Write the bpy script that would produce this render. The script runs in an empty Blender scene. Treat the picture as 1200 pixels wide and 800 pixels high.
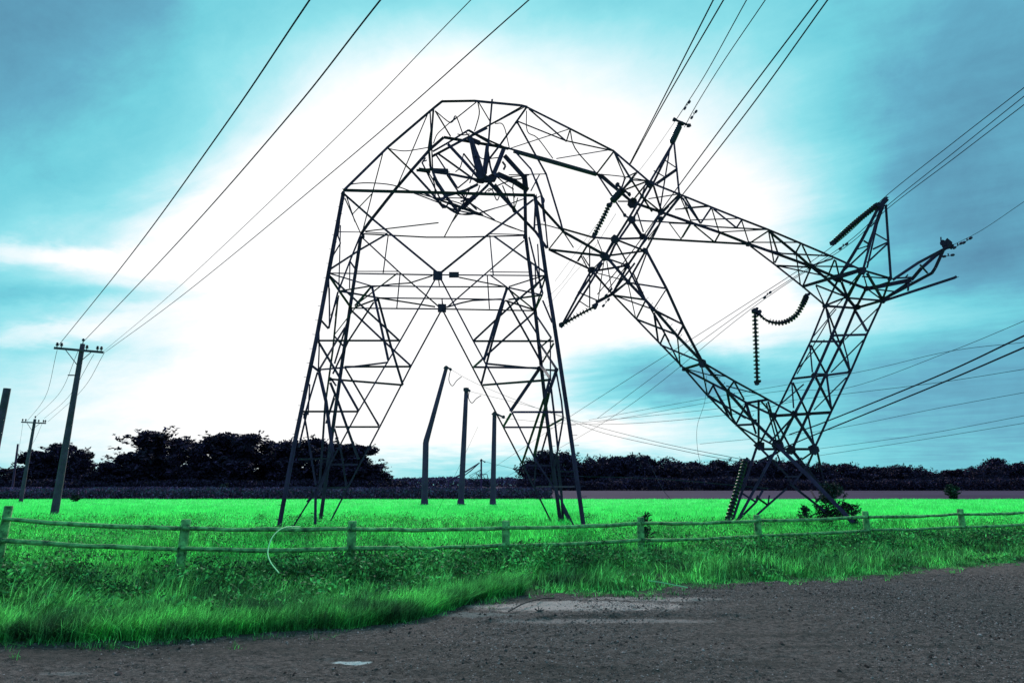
import bpy, math, random
import numpy as np
from mathutils import Vector, noise
random.seed(7); rng = np.random.default_rng(7)
sc = bpy.context.scene
COL = sc.collection
PI = math.pi; R = math.radians

# ------------------------------------------------------------ camera, sky, sun, exposure
EYE = 2.0; F = 735.0; PITCH = math.atan(168.0/F)
cd = bpy.data.cameras.new('camera'); cam = bpy.data.objects.new('camera', cd); COL.objects.link(cam)
cam.location = (0, 0, EYE); cam.rotation_euler = (PI/2 + PITCH, 0, 0)
cd.sensor_width = 36; cd.lens = 36*F/1200; cd.clip_end = 6000; cd.clip_start = 0.05
sc.camera = cam
CP, SP = math.cos(PITCH), math.sin(PITCH)

def ray(px, py):
    a = (px-600)/F; b = (400-py)/F
    return Vector((a, CP - b*SP, SP + b*CP))
def at(px, py, d):
    "point at distance d (metres north of the camera) seen at that place of the survey photograph"
    r = ray(px, py); return Vector((0, 0, EYE)) + r*(d/r.y)
def gnd(px, py, z=0.0):
    r = ray(px, py); t = (z-EYE)/r.z
    return Vector((0, 0, EYE)) + r*t

sc.view_settings.view_transform = 'Standard'; sc.view_settings.look = 'None'
sc.view_settings.exposure = 0.0; sc.view_settings.gamma = 1.0
SUN_EL, SUN_AZ = R(34), R(-4)          # azimuth from north (+Y) towards east (+X)
sd = bpy.data.lights.new('sun', 'SUN'); sun = bpy.data.objects.new('sun', sd); COL.objects.link(sun)
sd.energy = 3.8; sd.angle = R(14); sd.color = (1, 0.97, 0.92)
sdir = Vector((math.sin(SUN_AZ)*math.cos(SUN_EL), math.cos(SUN_AZ)*math.cos(SUN_EL), math.sin(SUN_EL)))
sun.rotation_euler = sdir.to_track_quat('Z', 'Y').to_euler(); sun.location = sdir*60

w = bpy.data.worlds.new('World'); sc.world = w; w.use_nodes = True
nt = w.node_tree; nt.nodes.clear(); N = nt.nodes; L = nt.links
def mth(op, a, b=None, c=None):
    n = N.new('ShaderNodeMath'); n.operation = op
    for i, v in enumerate((a, b, c)):
        if v is None: continue
        if isinstance(v, (int, float)): n.inputs[i].default_value = v
        else: L.new(v, n.inputs[i])
    return n.outputs[0]
tc = N.new('ShaderNodeTexCoord'); sep = N.new('ShaderNodeSeparateXYZ'); L.new(tc.outputs['Generated'], sep.inputs[0])
DX, DY, DZ = sep.outputs
AZ = mth('ARCTAN2', DX, DY); EL = mth('ARCSINE', DZ)
def nz(vec, scale, detail=5, rough=.55, dist=0.0, out=0):
    n = N.new('ShaderNodeTexNoise'); n.inputs['Scale'].default_value = scale; n.inputs['Detail'].default_value = detail
    n.inputs['Roughness'].default_value = rough; n.inputs['Distortion'].default_value = dist
    L.new(vec, n.inputs['Vector']); return n.outputs[out]
# cloud-layer coordinates: the view direction cut with a flat layer overhead
zz = mth('ADD', mth('MAXIMUM', DZ, 0.0), 0.10)
cmb = N.new('ShaderNodeCombineXYZ')
cu = mth('DIVIDE', DX, zz); cv = mth('DIVIDE', DY, zz)
L.new(cu, cmb.inputs[0]); L.new(cv, cmb.inputs[1])
# streaked version
cmb2 = N.new('ShaderNodeCombineXYZ')
L.new(mth('ADD', mth('MULTIPLY', cu, 0.8), mth('MULTIPLY', cv, -0.35)), cmb2.inputs[0])
L.new(mth('ADD', mth('MULTIPLY', cu, 1.2), mth('MULTIPLY', cv, 1.9)), cmb2.inputs[1])
n1 = nz(cmb.outputs[0], 1.1, 8, .6, .6); n2 = nz(cmb2.outputs[0], 2.2, 8, .65, .3)
n3 = nz(tc.outputs['Generated'], 9.0, 9, .68, .3)
# warp the azimuth and height so cloud edges are ragged
wz = nz(cmb2.outputs[0], 1.4, 7, .62, .5); wy = nz(cmb.outputs[0], 2.3, 7, .62, .2)
AZw = mth('ADD', AZ, mth('MULTIPLY', mth('SUBTRACT', wz, .5), .14))
ELw = mth('ADD', EL, mth('MULTIPLY', mth('SUBTRACT', wy, .5), .055))
def azel(px, py):
    r = ray(px, py).normalized(); return math.atan2(r.x, r.y), math.asin(r.z)
def blob(px, py, rx, ry, amp, rot=0.0, warp=True, p=1.0):
    "a bank of cloud: direction, half widths in px-equivalents (1 px = 1/735 rad), brightness"
    a0, e0 = azel(px, py); A = AZw if warp else AZ; E = ELw if warp else EL
    h = min(rx, 150); k = min(ry, 100)
    p1, p2, p3, p4 = azel(px+h, py), azel(px-h, py), azel(px, py+k), azel(px, py-k)
    ax, ex_ = (p1[0]-p2[0])/(2*h), (p1[1]-p2[1])/(2*h); ay, ey_ = (p3[0]-p4[0])/(2*k), (p3[1]-p4[1])/(2*k); det = ax*ey_-ay*ex_
    c, s = math.cos(R(rot)), math.sin(R(rot))
    X = (ey_/det, -ay/det); Y = (ex_/det, -ax/det)      # rightwards and upwards offsets as mixes of azimuth and height
    da = mth('SUBTRACT', A, a0); de = mth('SUBTRACT', E, e0)
    u = mth('ADD', mth('MULTIPLY', da, (c*X[0]+s*Y[0])/rx), mth('MULTIPLY', de, (c*X[1]+s*Y[1])/rx))
    v = mth('ADD', mth('MULTIPLY', da, (-s*X[0]+c*Y[0])/ry), mth('MULTIPLY', de, (-s*X[1]+c*Y[1])/ry))
    q = mth('ADD', mth('MULTIPLY', u, u), mth('MULTIPLY', v, v))
    if p != 1.0: q = mth('POWER', q, p)
    return mth('MULTIPLY', mth('EXPONENT', mth('MULTIPLY', q, -1.0)), amp)
#SKYBLOBS
BL = [ (570,300,300,185,.70,0,1.15), (430,420,250,100,.46,0,1.2), (630,130,230,75,.30,-4,1.0), (390,195,220,78,.44,35,1.0), (130,304,230,12,.38,-1,1.2), (290,275,180,60,.34,14,1.1),
       (845,265,120,110,.40,10,1.0), (800,350,165,50,.55,-5,1.3), (190,470,260,60,.32,0,1.0), (60,388,100,12,.24,6,1.2), (250,530,330,40,.30,0,1), (560,560,170,26,-.10,0,1), (640,480,80,30,.12,0,1),
       (700,505,180,20,.36,3,1), (830,528,150,17,.26,0,1), (1060,372,150,22,.20,5,1), (600,5,240,40,-.13,0,1), (750,40,220,70,.08,0,1), (300,60,180,60,.04,0,1),
       (1120,180,200,240,-.23,0,1), (10,0,260,190,-.26,0,1), (130,343,150,13,-.24,0,1.2), (100,410,140,20,-.08,0,1), (1130,480,220,70,-.15,0,1), (760,442,130,38,-.42,0,1.2), (1140,290,150,50,-.08,0,1) ]
tot = 0.44
for (x, y, rx, ry, a, ro, p) in BL:
    tot = mth('ADD', tot, blob(x, y, rx, ry, a, ro, True, p))
tot = mth('ADD', tot, mth('MULTIPLY', mth('SUBTRACT', n1, .5), .14))
tot = mth('ADD', tot, mth('MULTIPLY', mth('SUBTRACT', n2, .5), .18))
tot = mth('ADD', tot, mth('MULTIPLY', mth('SUBTRACT', n3, .5), .20))
cr = N.new('ShaderNodeValToRGB'); cr.color_ramp.interpolation = 'LINEAR'; L.new(tot, cr.inputs[0])
def lin(c): return tuple(((v/255)/12.92 if v/255 <= .04045 else ((v/255+.055)/1.055)**2.4) for v in c)
stops = [(0.0, (60,100,135)), (0.15, (84,138,168)), (0.30, (98,172,198)), (0.42, (112,206,220)), (0.55, (138,222,232)), (0.68, (176,233,241)), (0.84, (222,245,250)), (1.0, (255,255,255))]
el = cr.color_ramp.elements
el[0].position, el[0].color = stops[0][0], (*lin(stops[0][1]), 1)
el[1].position, el[1].color = stops[-1][0], (1.0, 1.0, 1.0, 1)
for p_, c_ in stops[1:-1]:
    e = el.new(p_); e.color = (*lin(c_), 1)
skyt = N.new('ShaderNodeTexSky'); skyt.sky_type = 'NISHITA'; skyt.sun_disc = False
skyt.sun_elevation = SUN_EL; skyt.sun_rotation = SUN_AZ
bgs = N.new('ShaderNodeBackground'); bgs.inputs[1].default_value = 0.004; L.new(skyt.outputs[0], bgs.inputs[0])
bgc = N.new('ShaderNodeBackground'); L.new(cr.outputs[0], bgc.inputs[0])
# the brightest cloud is brighter than white
L.new(mth('ADD', 1.0, mth('MULTIPLY', mth('MAXIMUM', mth('SUBTRACT', tot, 1.0), 0), .12)), bgc.inputs[1])
addn = N.new('ShaderNodeAddShader'); L.new(bgs.outputs[0], addn.inputs[0]); L.new(bgc.outputs[0], addn.inputs[1])
wo = N.new('ShaderNodeOutputWorld'); L.new(addn.outputs[0], wo.inputs[0])
w.cycles.sampling_method = 'MANUAL'; w.cycles.sample_map_resolution = 512

# ------------------------------------------------------------ helpers
def mat(name, col, rough=.8, var=0.0, scale=3.0, metal=0.0, col2=None, bump=0.0, bscale=30.0, trans=0.0, island=0.0, detail=5, lo=.35, hi=.65, spec=None, coords='Object'):
    m = bpy.data.materials.new(name); m.use_nodes = True; t = m.node_tree; n = t.nodes; l = t.links
    b = n['Principled BSDF']; b.inputs['Roughness'].default_value = rough; b.inputs['Metallic'].default_value = metal
    if spec is not None: b.inputs['Specular IOR Level'].default_value = spec
    g = n.new('ShaderNodeTexCoord'); src = g.outputs[coords] if coords != 'Position' else n.new('ShaderNodeNewGeometry').outputs['Position']
    c2 = col2 if col2 else tuple(v*(1-var) for v in col)
    no = n.new('ShaderNodeTexNoise'); no.inputs['Scale'].default_value = scale; no.inputs['Detail'].default_value = detail; no.inputs['Roughness'].default_value = .62
    l.new(src, no.inputs['Vector'])
    mr = n.new('ShaderNodeMapRange'); mr.inputs[1].default_value = lo; mr.inputs[2].default_value = hi; l.new(no.outputs[0], mr.inputs[0])
    mx = n.new('ShaderNodeMix'); mx.data_type = 'RGBA'; mx.inputs[6].default_value = (*c2, 1); mx.inputs[7].default_value = (*col, 1)
    l.new(mr.outputs[0], mx.inputs[0]); out = mx.outputs[2]
    if island:
        ge = n.new('ShaderNodeNewGeometry'); hs = n.new('ShaderNodeHueSaturation')
        m2 = n.new('ShaderNodeMapRange'); m2.inputs[3].default_value = 1-island; m2.inputs[4].default_value = 1+island*2.2
        pw = n.new('ShaderNodeMath'); pw.operation = 'POWER'; pw.inputs[1].default_value = 2.6; l.new(ge.outputs['Random Per Island'], pw.inputs[0]); l.new(pw.outputs[0], m2.inputs[0]); l.new(m2.outputs[0], hs.inputs['Value']); l.new(out, hs.inputs['Color']); out = hs.outputs[0]
    l.new(out, b.inputs['Base Color'])
    if bump:
        nb = n.new('ShaderNodeTexNoise'); nb.inputs['Scale'].default_value = bscale; nb.inputs['Detail'].default_value = 8; l.new(src, nb.inputs['Vector'])
        bu = n.new('ShaderNodeBump'); bu.inputs['Strength'].default_value = bump; bu.inputs['Distance'].default_value = .05
        l.new(nb.outputs[0], bu.inputs['Height']); l.new(bu.outputs[0], b.inputs['Normal'])
    if trans:
        tr = n.new('ShaderNodeBsdfTranslucent'); l.new(out, tr.inputs[0]); ms = n.new('ShaderNodeMixShader'); ms.inputs[0].default_value = trans
        l.new(b.outputs[0], ms.inputs[1]); l.new(tr.outputs[0], ms.inputs[2]); l.new(ms.outputs[0], n['Material Output'].inputs[0])
    return m
M = dict(
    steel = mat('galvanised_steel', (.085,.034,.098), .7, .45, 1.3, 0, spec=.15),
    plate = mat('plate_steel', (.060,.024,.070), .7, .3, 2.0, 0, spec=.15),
    conductor = mat('aluminium_conductor', (.040,.024,.055), .9, .2, 2, spec=0),
    thinwire = mat('weathered_wire', (.020,.024,.040), .9, .2, 2, spec=0),
    porcelain = mat('brown_porcelain', (.030,.010,.036), .4, .3, 4, spec=.25),
    wood = mat('creosoted_wood', (.095,.026,.090), .85, .5, 2.2, bump=.6, bscale=14),
    polesteel = mat('weathered_pole_steel', (.105,.032,.110), .8, .35, .8, spec=.15),
    fence = mat('mossy_fence_wood', (.25,.54,.19), .9, col2=(.045,.085,.04), scale=6, bump=.7, bscale=25),
    bark = mat('dark_bark', (.02,.016,.03), .9, .4, 2),
    hose = mat('pale_plastic_hose', (.36,.80,.36), .6, .2, 4),
)
def finish(name, me, material, parent=None):
    o = bpy.data.objects.new(name, me); COL.objects.link(o)
    if material: me.materials.append(material)
    if parent: o.parent = parent
    return o
class MB:
    def __init__(s): s.v = []; s.f = []; s.sm = False
    def add(s, vs, fs):
        b = len(s.v); s.v += [tuple(p) for p in vs]; s.f += [tuple(b+i for i in f) for f in fs]
    def frame(s, a, b, ref=None):
        d = (b-a).normalized()
        if ref is None: ref = ((a+b)/2 - Vector((0,0,EYE))).normalized()
        u = d.cross(ref)
        if u.length < .05: u = d.cross(Vector((1,0,0)))
        u.normalize(); v = d.cross(u).normalized(); return d, u, v
    def angle(s, a, b, w):
        "an L-shaped rolled steel angle"
        d, u, v = s.frame(a, b); th = max(.012, w*.16); h = w/2
        if random.random() < .5: u = -u
        pr = [(-h, 0), (h, 0), (h, th), (-h+th, th), (-h+th, w), (-h, w)]
        vs = [a + u*x + v*y for x, y in pr] + [b + u*x + v*y for x, y in pr]
        fs = [(i, (i+1) % 6, 6+(i+1) % 6, 6+i) for i in range(6)] + [(5, 4, 3, 0), (3, 2, 1, 0), (6, 9, 10, 11), (6, 7, 8, 9)]
        s.add(vs, fs)
    def bar(s, a, b, w, t=None, ref=None):
        d, u, v = s.frame(a, b, ref); t = w if t is None else t
        q = [(-1,-1), (1,-1), (1,1), (-1,1)]
        vs = [p + u*(x*w/2) + v*(y*t/2) for p in (a, b) for x, y in q]
        s.add(vs, [(0,1,5,4), (1,2,6,5), (2,3,7,6), (3,0,4,7), (3,2,1,0), (4,5,6,7)])
    def tube(s, pts, rad, n=6, cap=True):
        s.sm = True; b = len(s.v); k = len(pts)
        rs = rad if isinstance(rad, (list, tuple)) else [rad]*k
        up = None
        for i, p in enumerate(pts):
            d = (pts[min(i+1, k-1)] - pts[max(i-1, 0)]).normalized()
            if up is None: up = d.orthogonal().normalized()
            up = (up - d*up.dot(d)).normalized(); sd_ = d.cross(up)
            for j in range(n):
                an = 2*PI*j/n; s.v.append(tuple(p + (up*math.cos(an) + sd_*math.sin(an))*rs[i]))
        for i in range(k-1):
            for j in range(n): s.f.append((b+i*n+j, b+i*n+(j+1) % n, b+(i+1)*n+(j+1) % n, b+(i+1)*n+j))
        if cap: s.f.append(tuple(b+j for j in reversed(range(n)))); s.f.append(tuple(b+(k-1)*n+j for j in range(n)))
    def lathe(s, a, d, prof, n=12):
        u = d.orthogonal().normalized(); v = d.cross(u); b = len(s.v); k = len(prof); s.sm = True
        for r_, h in prof:
            for j in range(n):
                an = 2*PI*j/n; s.v.append(tuple(a + d*h + (u*math.cos(an)+v*math.sin(an))*r_))
        for i in range(k-1):
            for j in range(n): s.f.append((b+i*n+j, b+i*n+(j+1) % n, b+(i+1)*n+(j+1) % n, b+(i+1)*n+j))
        s.f.append(tuple(b+j for j in reversed(range(n)))); s.f.append(tuple(b+(k-1)*n+j for j in range(n)))
    def poly(s, c, rad, n, t, ref=None, jit=.25, nrm=None):
        "a flat plate, n-sided, thickness t"
        nrm = (nrm or (c - Vector((0,0,EYE)))).normalized(); u = nrm.orthogonal().normalized(); v = nrm.cross(u)
        ring = []
        for j in range(n):
            an = 2*PI*(j+.5*random.random()*jit*2)/n; rr = rad*(1 + random.uniform(-jit, jit)); ring.append(u*math.cos(an)*rr + v*math.sin(an)*rr)
        vs = [c + r_ - nrm*t/2 for r_ in ring] + [c + r_ + nrm*t/2 for r_ in ring]
        s.add(vs, [tuple(range(n)), tuple(reversed(range(n, 2*n)))] + [(i, n+i, n+(i+1) % n, (i+1) % n) for i in range(n)])
    def build(s, name, material, parent=None, origin=None):
        me = bpy.data.meshes.new(name); vs = s.v
        if origin is not None: o0 = Vector(origin); vs = [tuple(Vector(p)-o0) for p in vs]
        me.from_pydata(vs, [], s.f); me.update()
        if s.sm: me.polygons.foreach_set('use_smooth', [True]*len(me.polygons)); 
        if s.sm:
            try: me.set_sharp_from_angle(angle=R(45))
            except Exception: pass
        return finish(name, me, material, parent)
def np_mesh(name, verts, faces4=None, faces3=None, material=None):
    me = bpy.data.meshes.new(name); verts = np.asarray(verts, dtype=np.float32)
    n4 = 0 if faces4 is None else len(faces4); n3 = 0 if faces3 is None else len(faces3)
    me.vertices.add(len(verts)); me.vertices.foreach_set('co', verts.ravel())
    me.loops.add(n4*4+n3*3); me.polygons.add(n4+n3)
    li = np.concatenate([x for x in ((np.asarray(faces4).ravel() if n4 else None), (np.asarray(faces3).ravel() if n3 else None)) if x is not None]).astype(np.int32)
    me.loops.foreach_set('vertex_index', li)
    st = np.concatenate([np.arange(n4)*4, n4*4+np.arange(n3)*3]).astype(np.int32)
    me.polygons.foreach_set('loop_start', st)
    me.update(calc_edges=True)
    if material: me.materials.append(material)
    return me
def tag(o, label=None, cat=None, group=None, kind=None):
    if label: o['label'] = label
    if cat: o['category'] = cat
    if group: o['group'] = group
    if kind: o['kind'] = kind
    return o
def empty(name, loc=(0,0,0), rz=0):
    o = bpy.data.objects.new(name, None); COL.objects.link(o); o.location = loc; o.rotation_euler = (0,0,rz); o.empty_display_size = .3; return o
def spline(pts, sub=8):
    "Catmull-Rom through 3-D points"
    if len(pts) == 2: return [pts[0].lerp(pts[1], i/sub) for i in range(sub+1)]
    P = [pts[0]*2-pts[1]] + pts + [pts[-1]*2-pts[-2]]; out = []
    for i in range(1, len(P)-2):
        for k in range(sub):
            t = k/sub; a, b, c, d = P[i-1], P[i], P[i+1], P[i+2]
            out.append(.5*((2*b)+(c-a)*t+(2*a-5*b+4*c-d)*t*t+(3*b-a-3*c+d)*t**3))
    out.append(pts[-1].copy()); return out
# ------------------------------------------------------------ setting: ground, road, fields
FARFIELD = 93.0
EDGE = [(-900,800),(-300,768),(0,754),(130,752),(200,751),(300,743),(400,738),(470,730),(505,722),(530,714),(560,705),(600,699),(650,697),(700,697),(755,697),(790,690),(870,684),(940,681),(1000,677),(1100,667),(1200,660),(1500,645),(2200,625)]
ex, ey = [], []
for q in EDGE:
    p = gnd(*q); ex.append(p.x); ey.append(p.y)
ex = np.array(ex); ey = np.array(ey)
def edge_y(x): return np.interp(x, ex, ey)
def vnoise(x, y, s, seed=0):
    "value noise on a lattice, vectorised"
    x = np.asarray(x)*s + seed*17.3; y = np.asarray(y)*s + seed*9.1
    xi = np.floor(x).astype(np.int64); yi = np.floor(y).astype(np.int64); fx = x-xi; fy = y-yi
    def h(a, b):
        n = (a*374761393 + b*668265263 + seed*1442695) & 0x7fffffff; n = ((n ^ (n >> 13))*1274126177) & 0x7fffffff
        return ((n ^ (n >> 16)) & 0xffff)/65535.0
    fx = fx*fx*(3-2*fx); fy = fy*fy*(3-2*fy)
    return (h(xi,yi)*(1-fx)+h(xi+1,yi)*fx)*(1-fy) + (h(xi,yi+1)*(1-fx)+h(xi+1,yi+1)*fx)*fy
def fbm(x, y, s, o=4, seed=0):
    t = 0; a = 1; tt = 0
    for i in range(o): t = t + a*vnoise(x, y, s*2**i, seed+i); tt += a; a *= .5
    return t/tt
M['meadow'] = mat('meadow_soil_and_grass', (.11,.95,.20), 1.0, col2=(.05,.45,.09), scale=.7, coords='Position', detail=9, spec=.05)
M['fallow'] = mat('fallow_soil', (.050,.026,.066), 1.0, .35, .03, coords='Position', spec=.05)
def sheet(name, x0, x1, y0, y1, z, m):
    me = np_mesh(name, [(x0,y0,z),(x1,y0,z),(x1,y1,z),(x0,y1,z)], [(0,1,2,3)]); o = finish(name, me, m); o['kind'] = 'structure'; return o
sheet('meadow', -400, 400, -60, FARFIELD, 0, M['meadow'])
M['verge_soil'] = mat('verge_soil', (.05,.10,.045), 1.0, col2=(.03,.03,.03), scale=2.5, coords='Position', spec=.05)
sheet('fallow_field', -3500, 3500, FARFIELD, 5000, 0, M['fallow'])

# dirt road: material with gravel, a sandy wash and a small pale stain
m = bpy.data.materials.new('gravelly_dirt'); m.use_nodes = True; t = m.node_tree; n = t.nodes; l = t.links
b = n['Principled BSDF']; b.inputs['Roughness'].default_value = .95; b.inputs['Specular IOR Level'].default_value = .2
ge = n.new('ShaderNodeNewGeometry'); pos = ge.outputs['Position']
def nn(sc_, det, ro=.6, vec=pos, dis=0):
    q = n.new('ShaderNodeTexNoise'); q.inputs['Scale'].default_value = sc_; q.inputs['Detail'].default_value = det; q.inputs['Roughness'].default_value = ro; q.inputs['Distortion'].default_value = dis; l.new(vec, q.inputs['Vector']); return q.outputs[0]
def rmp(v, a, b_, c=0., d=1.):
    q = n.new('ShaderNodeMapRange'); q.inputs[1].default_value = a; q.inputs[2].default_value = b_; q.inputs[3].default_value = c; q.inputs[4].default_value = d; l.new(v, q.inputs[0]); return q.outputs[0]
def mxc(f, a, b_):
    q = n.new('ShaderNodeMix'); q.data_type = 'RGBA'
    for k, v in ((0, f), (6, a), (7, b_)):
        if isinstance(v, tuple): q.inputs[k].default_value = (*v, 1)
        elif isinstance(v, float): q.inputs[k].default_value = v
        else: l.new(v, q.inputs[k])
    return q.outputs[2]
def mm(op, a, b_):
    q = n.new('ShaderNodeMath'); q.operation = op
    for k, v in enumerate((a, b_)):
        if isinstance(v, (int, float)): q.inputs[k].default_value = v
        else: l.new(v, q.inputs[k])
    return q.outputs[0]
mp = n.new('ShaderNodeMapping'); mp.inputs['Scale'].default_value = (.35, 1.3, 1); l.new(pos, mp.inputs[0])
big = rmp(nn(.55, 6, .6, mp.outputs[0], .5), .38, .62); med = rmp(nn(4, 6, .75), .38, .62); fine = rmp(nn(13, 8, .9), .42, .60)
c = mxc(big, (.017,.011,.012), (.078,.050,.053)); c = mxc(mm('MULTIPLY', med, .65), c, (.020,.012,.014))
c2 = mxc(fine, (.005,.003,.004), (.25,.165,.17)); c = mxc(.6, c, c2)
vo = n.new('ShaderNodeTexVoronoi'); vo.inputs['Scale'].default_value = 38; l.new(pos, vo.inputs['Vector'])
c = mxc(mm('MULTIPLY', rmp(vo.outputs['Distance'], .05, .30, 1, 0), .22), c, (.30,.21,.22))
se = n.new('ShaderNodeSeparateXYZ'); l.new(pos, se.inputs[0]); PX, PY = se.outputs[0], se.outputs[1]; wob = nn(4.5, 8, .75)
def patch(cx, cy, rx, ry, soft=.5, wb=1.6):
    u = mm('DIVIDE', mm('SUBTRACT', PX, cx), rx); v = mm('DIVIDE', mm('SUBTRACT', PY, cy), ry)
    q = mm('ADD', mm('ADD', mm('MULTIPLY', u, u), mm('MULTIPLY', v, v)), mm('MULTIPLY', mm('SUBTRACT', wob, .5), wb*1.8)); return rmp(q, 1-soft, 1+soft*.3, 1, 0)
for (px, py, rx, ry, colr, st) in ((680,712,1.9,.50,(.46,.31,.31),.95), (760,703,1.3,.22,(.40,.27,.27),.9), (700,730,1.7,.16,(.34,.23,.235),.7), (560,722,.7,.2,(.2,.18,.19),.6), (412,778,.26,.06,(.62,.55,.58),.9), (75,790,.3,.07,(.3,.23,.24),.4)):
    p = gnd(px, py); c = mxc(mm('MULTIPLY', patch(p.x, p.y, rx, ry), st), c, colr)
for (px, py, rx, ry) in ((600,728,.9,.10), (720,726,1.5,.10), (250,760,3.2,.45), (60,768,1.6,.4), (930,745,1.2,.12), (1010,700,1.6,.25), (1040,760,1.5,.10), (640,790,1.5,.3), (880,780,1.0,.16)):
    p = gnd(px, py); c = mxc(mm('MULTIPLY', patch(p.x, p.y, rx, ry, .9, 3.5), .6), c, (.036,.026,.027))
l.new(c, b.inputs['Base Color'])
bu = n.new('ShaderNodeBump'); bu.inputs['Strength'].default_value = .9; bu.inputs['Distance'].default_value = .05; l.new(mm('ADD', mm('MULTIPLY', nn(14, 8, .7), 1.2), mm('MULTIPLY', rmp(vo.outputs['Distance'], 0, .4, 1, 0), .45)), bu.inputs['Height']); l.new(bu.outputs[0], b.inputs['Normal'])
M['dirt'] = m
xs = np.concatenate([np.linspace(-30, -9.5, 50)[:-1], np.linspace(-9.5, 15, 900), np.linspace(15, 45, 60)[1:]]); vs = np.concatenate([np.linspace(0, .72, 40)[:-1], np.linspace(.72, 1, 520)])
Y0 = -8.0; XX, VV = np.meshgrid(xs, vs); EY = edge_y(XX) + .35*(fbm(XX, XX*0+3, 1.1, 4, 5)-.5); YY = Y0 + (EY-Y0)*VV
def dirt_h(X, Y): 
    r_ = np.exp(-((Y-(gnd(650,728).y + .10*X + .3*(fbm(X, X*0, .8, 3, 21)-.5)))/.10)**2)*np.clip((X-(-1.0))/.5, 0, 1)*np.clip((4.2-X)/.8, 0, 1)
    return .012 + .05*(fbm(X, Y, .45, 5, 1)-.3) + .05*(fbm(X, Y, 2.6, 4, 9)-.5) + .040*np.clip(fbm(X, Y, 9, 3, 13)-.45, 0, 1) + .07*r_*fbm(X, Y, 5, 3, 31)
ZZ = np.maximum(dirt_h(XX, YY), .006); d_ = EY-YY; ZZ = np.where(d_ < .02, -.01, ZZ)
nr, nc = XX.shape; V = np.stack([XX, YY, ZZ], -1).reshape(-1, 3); ii = (np.arange(nr-1)[:, None]*nc + np.arange(nc-1)[None]).ravel()
me = np_mesh('dirt_road', V, np.stack([ii, ii+1, ii+nc+1, ii+nc], -1)); me.polygons.foreach_set('use_smooth', [True]*len(me.polygons)); finish('dirt_road', me, M['dirt'])['kind'] = 'structure'
xv = np.linspace(-34, 50, 300); ev = edge_y(xv)-.6; fxx = np.interp(xv, *[[at(*q).x for q in ((-300,640,12.6),(5,607,13.5),(412,619,15),(750,613,18),(1127,602,22.5),(1320,596,25.5))], [12.6,13.5,15,18,22.5,25.5]])+1.0
Vv = np.concatenate([np.stack([xv, ev, xv*0+.004], -1), np.stack([xv, fxx, xv*0+.004], -1)]); k_ = np.arange(299); finish('verge_soil', np_mesh('verge_soil', Vv, np.stack([k_, k_+1, k_+301, k_+300], -1)), M['verge_soil'])['kind'] = 'structure'
# loose stones
def stones(n_, rmax=.013):
    X = rng.uniform(-9, 15, n_*3); Y = rng.uniform(6.2, 15, n_*3); k = (Y < edge_y(X)-.05) & (fbm(X, Y, .6, 3, 3)+rng.uniform(-.25,.25,n_*3) > .5); X = X[k][:n_]; Y = Y[k][:n_]; m_ = len(X)
    r = .006 + rmax*rng.random(m_)**2.5 + .014*(rng.random(m_) > .985); base = np.array([(1,0,0),(.3,.9,0),(-.8,.6,0),(-.9,-.5,0),(.2,-1,0),(0,0,.8),(0,0,-.5)]); F3 = np.array([(0,1,5),(1,2,5),(2,3,5),(3,4,5),(4,0,5)])
    an = rng.uniform(0, 6.3, m_); B = base[None]*rng.uniform(.6, 1.3, (m_, 7, 3)); c_, s_ = np.cos(an)[:, None], np.sin(an)[:, None]
    P = np.stack([B[..., 0]*c_-B[..., 1]*s_, B[..., 0]*s_+B[..., 1]*c_, B[..., 2]], -1)*r[:, None, None] + np.stack([X, Y, np.maximum(dirt_h(X, Y), .006)+r*.1], -1)[:, None]
    return P.reshape(-1, 3), (F3[None] + (np.arange(m_)*7)[:, None, None]).reshape(-1, 3)
M['stone'] = mat('grey_stone', (.21,.14,.15), .95, .6, 30, island=.6, spec=.1)
M['clod'] = mat('dark_clods', (.090,.056,.062), 1.0, .6, 9, island=.5, spec=.05)
V, F3 = stones(7000, .020); finish('dirt_clods', np_mesh('dirt_clods', V, None, F3), M['clod'])['kind'] = 'stuff'
V, F3 = stones(60000, .008); finish('gravel', np_mesh('gravel', V, None, F3), M['stone'])['kind'] = 'stuff'

# ------------------------------------------------------------ grass
def blades(X, Y, H, Wd, lean=.45, z0=0.0, dirn=None, curl=1.0):
    n_ = len(X); an = rng.uniform(0, 2*PI, n_); la = rng.uniform(0, 2*PI, n_) if dirn is None else dirn + rng.normal(0, .9, n_)
    le = lean*rng.random(n_)*H*1.3; wx, wy = np.cos(an)*Wd/2, np.sin(an)*Wd/2; lx, ly = np.cos(la)*le, np.sin(la)*le
    Z0 = np.zeros(n_)+z0-.02; hz = H*np.sqrt(np.clip(1-(le/H*.6)**2, .2, 1))
    v0 = np.stack([X-wx, Y-wy, Z0], -1); v1 = np.stack([X+wx, Y+wy, Z0], -1)
    mx_, my_ = X+lx*.3, Y+ly*.3; v2 = np.stack([mx_+wx*.8, my_+wy*.8, Z0+hz*.6], -1); v3 = np.stack([mx_-wx*.8, my_-wy*.8, Z0+hz*.6], -1)
    v4 = np.stack([X+lx*curl, Y+ly*curl, Z0+hz], -1)
    V = np.stack([v0, v1, v2, v3, v4], 1).reshape(-1, 3); k = np.arange(n_)*5
    return V, np.stack([k, k+1, k+2, k+3], -1), np.stack([k+3, k+2, k+4], -1)
def merge(L_):
    V, A, B = [], [], []; o = 0
    for v, a, b_ in L_: V.append(v); A.append(a+o); B.append(b_+o); o += len(v)
    return np.concatenate(V), np.concatenate(A), np.concatenate(B)
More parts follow.
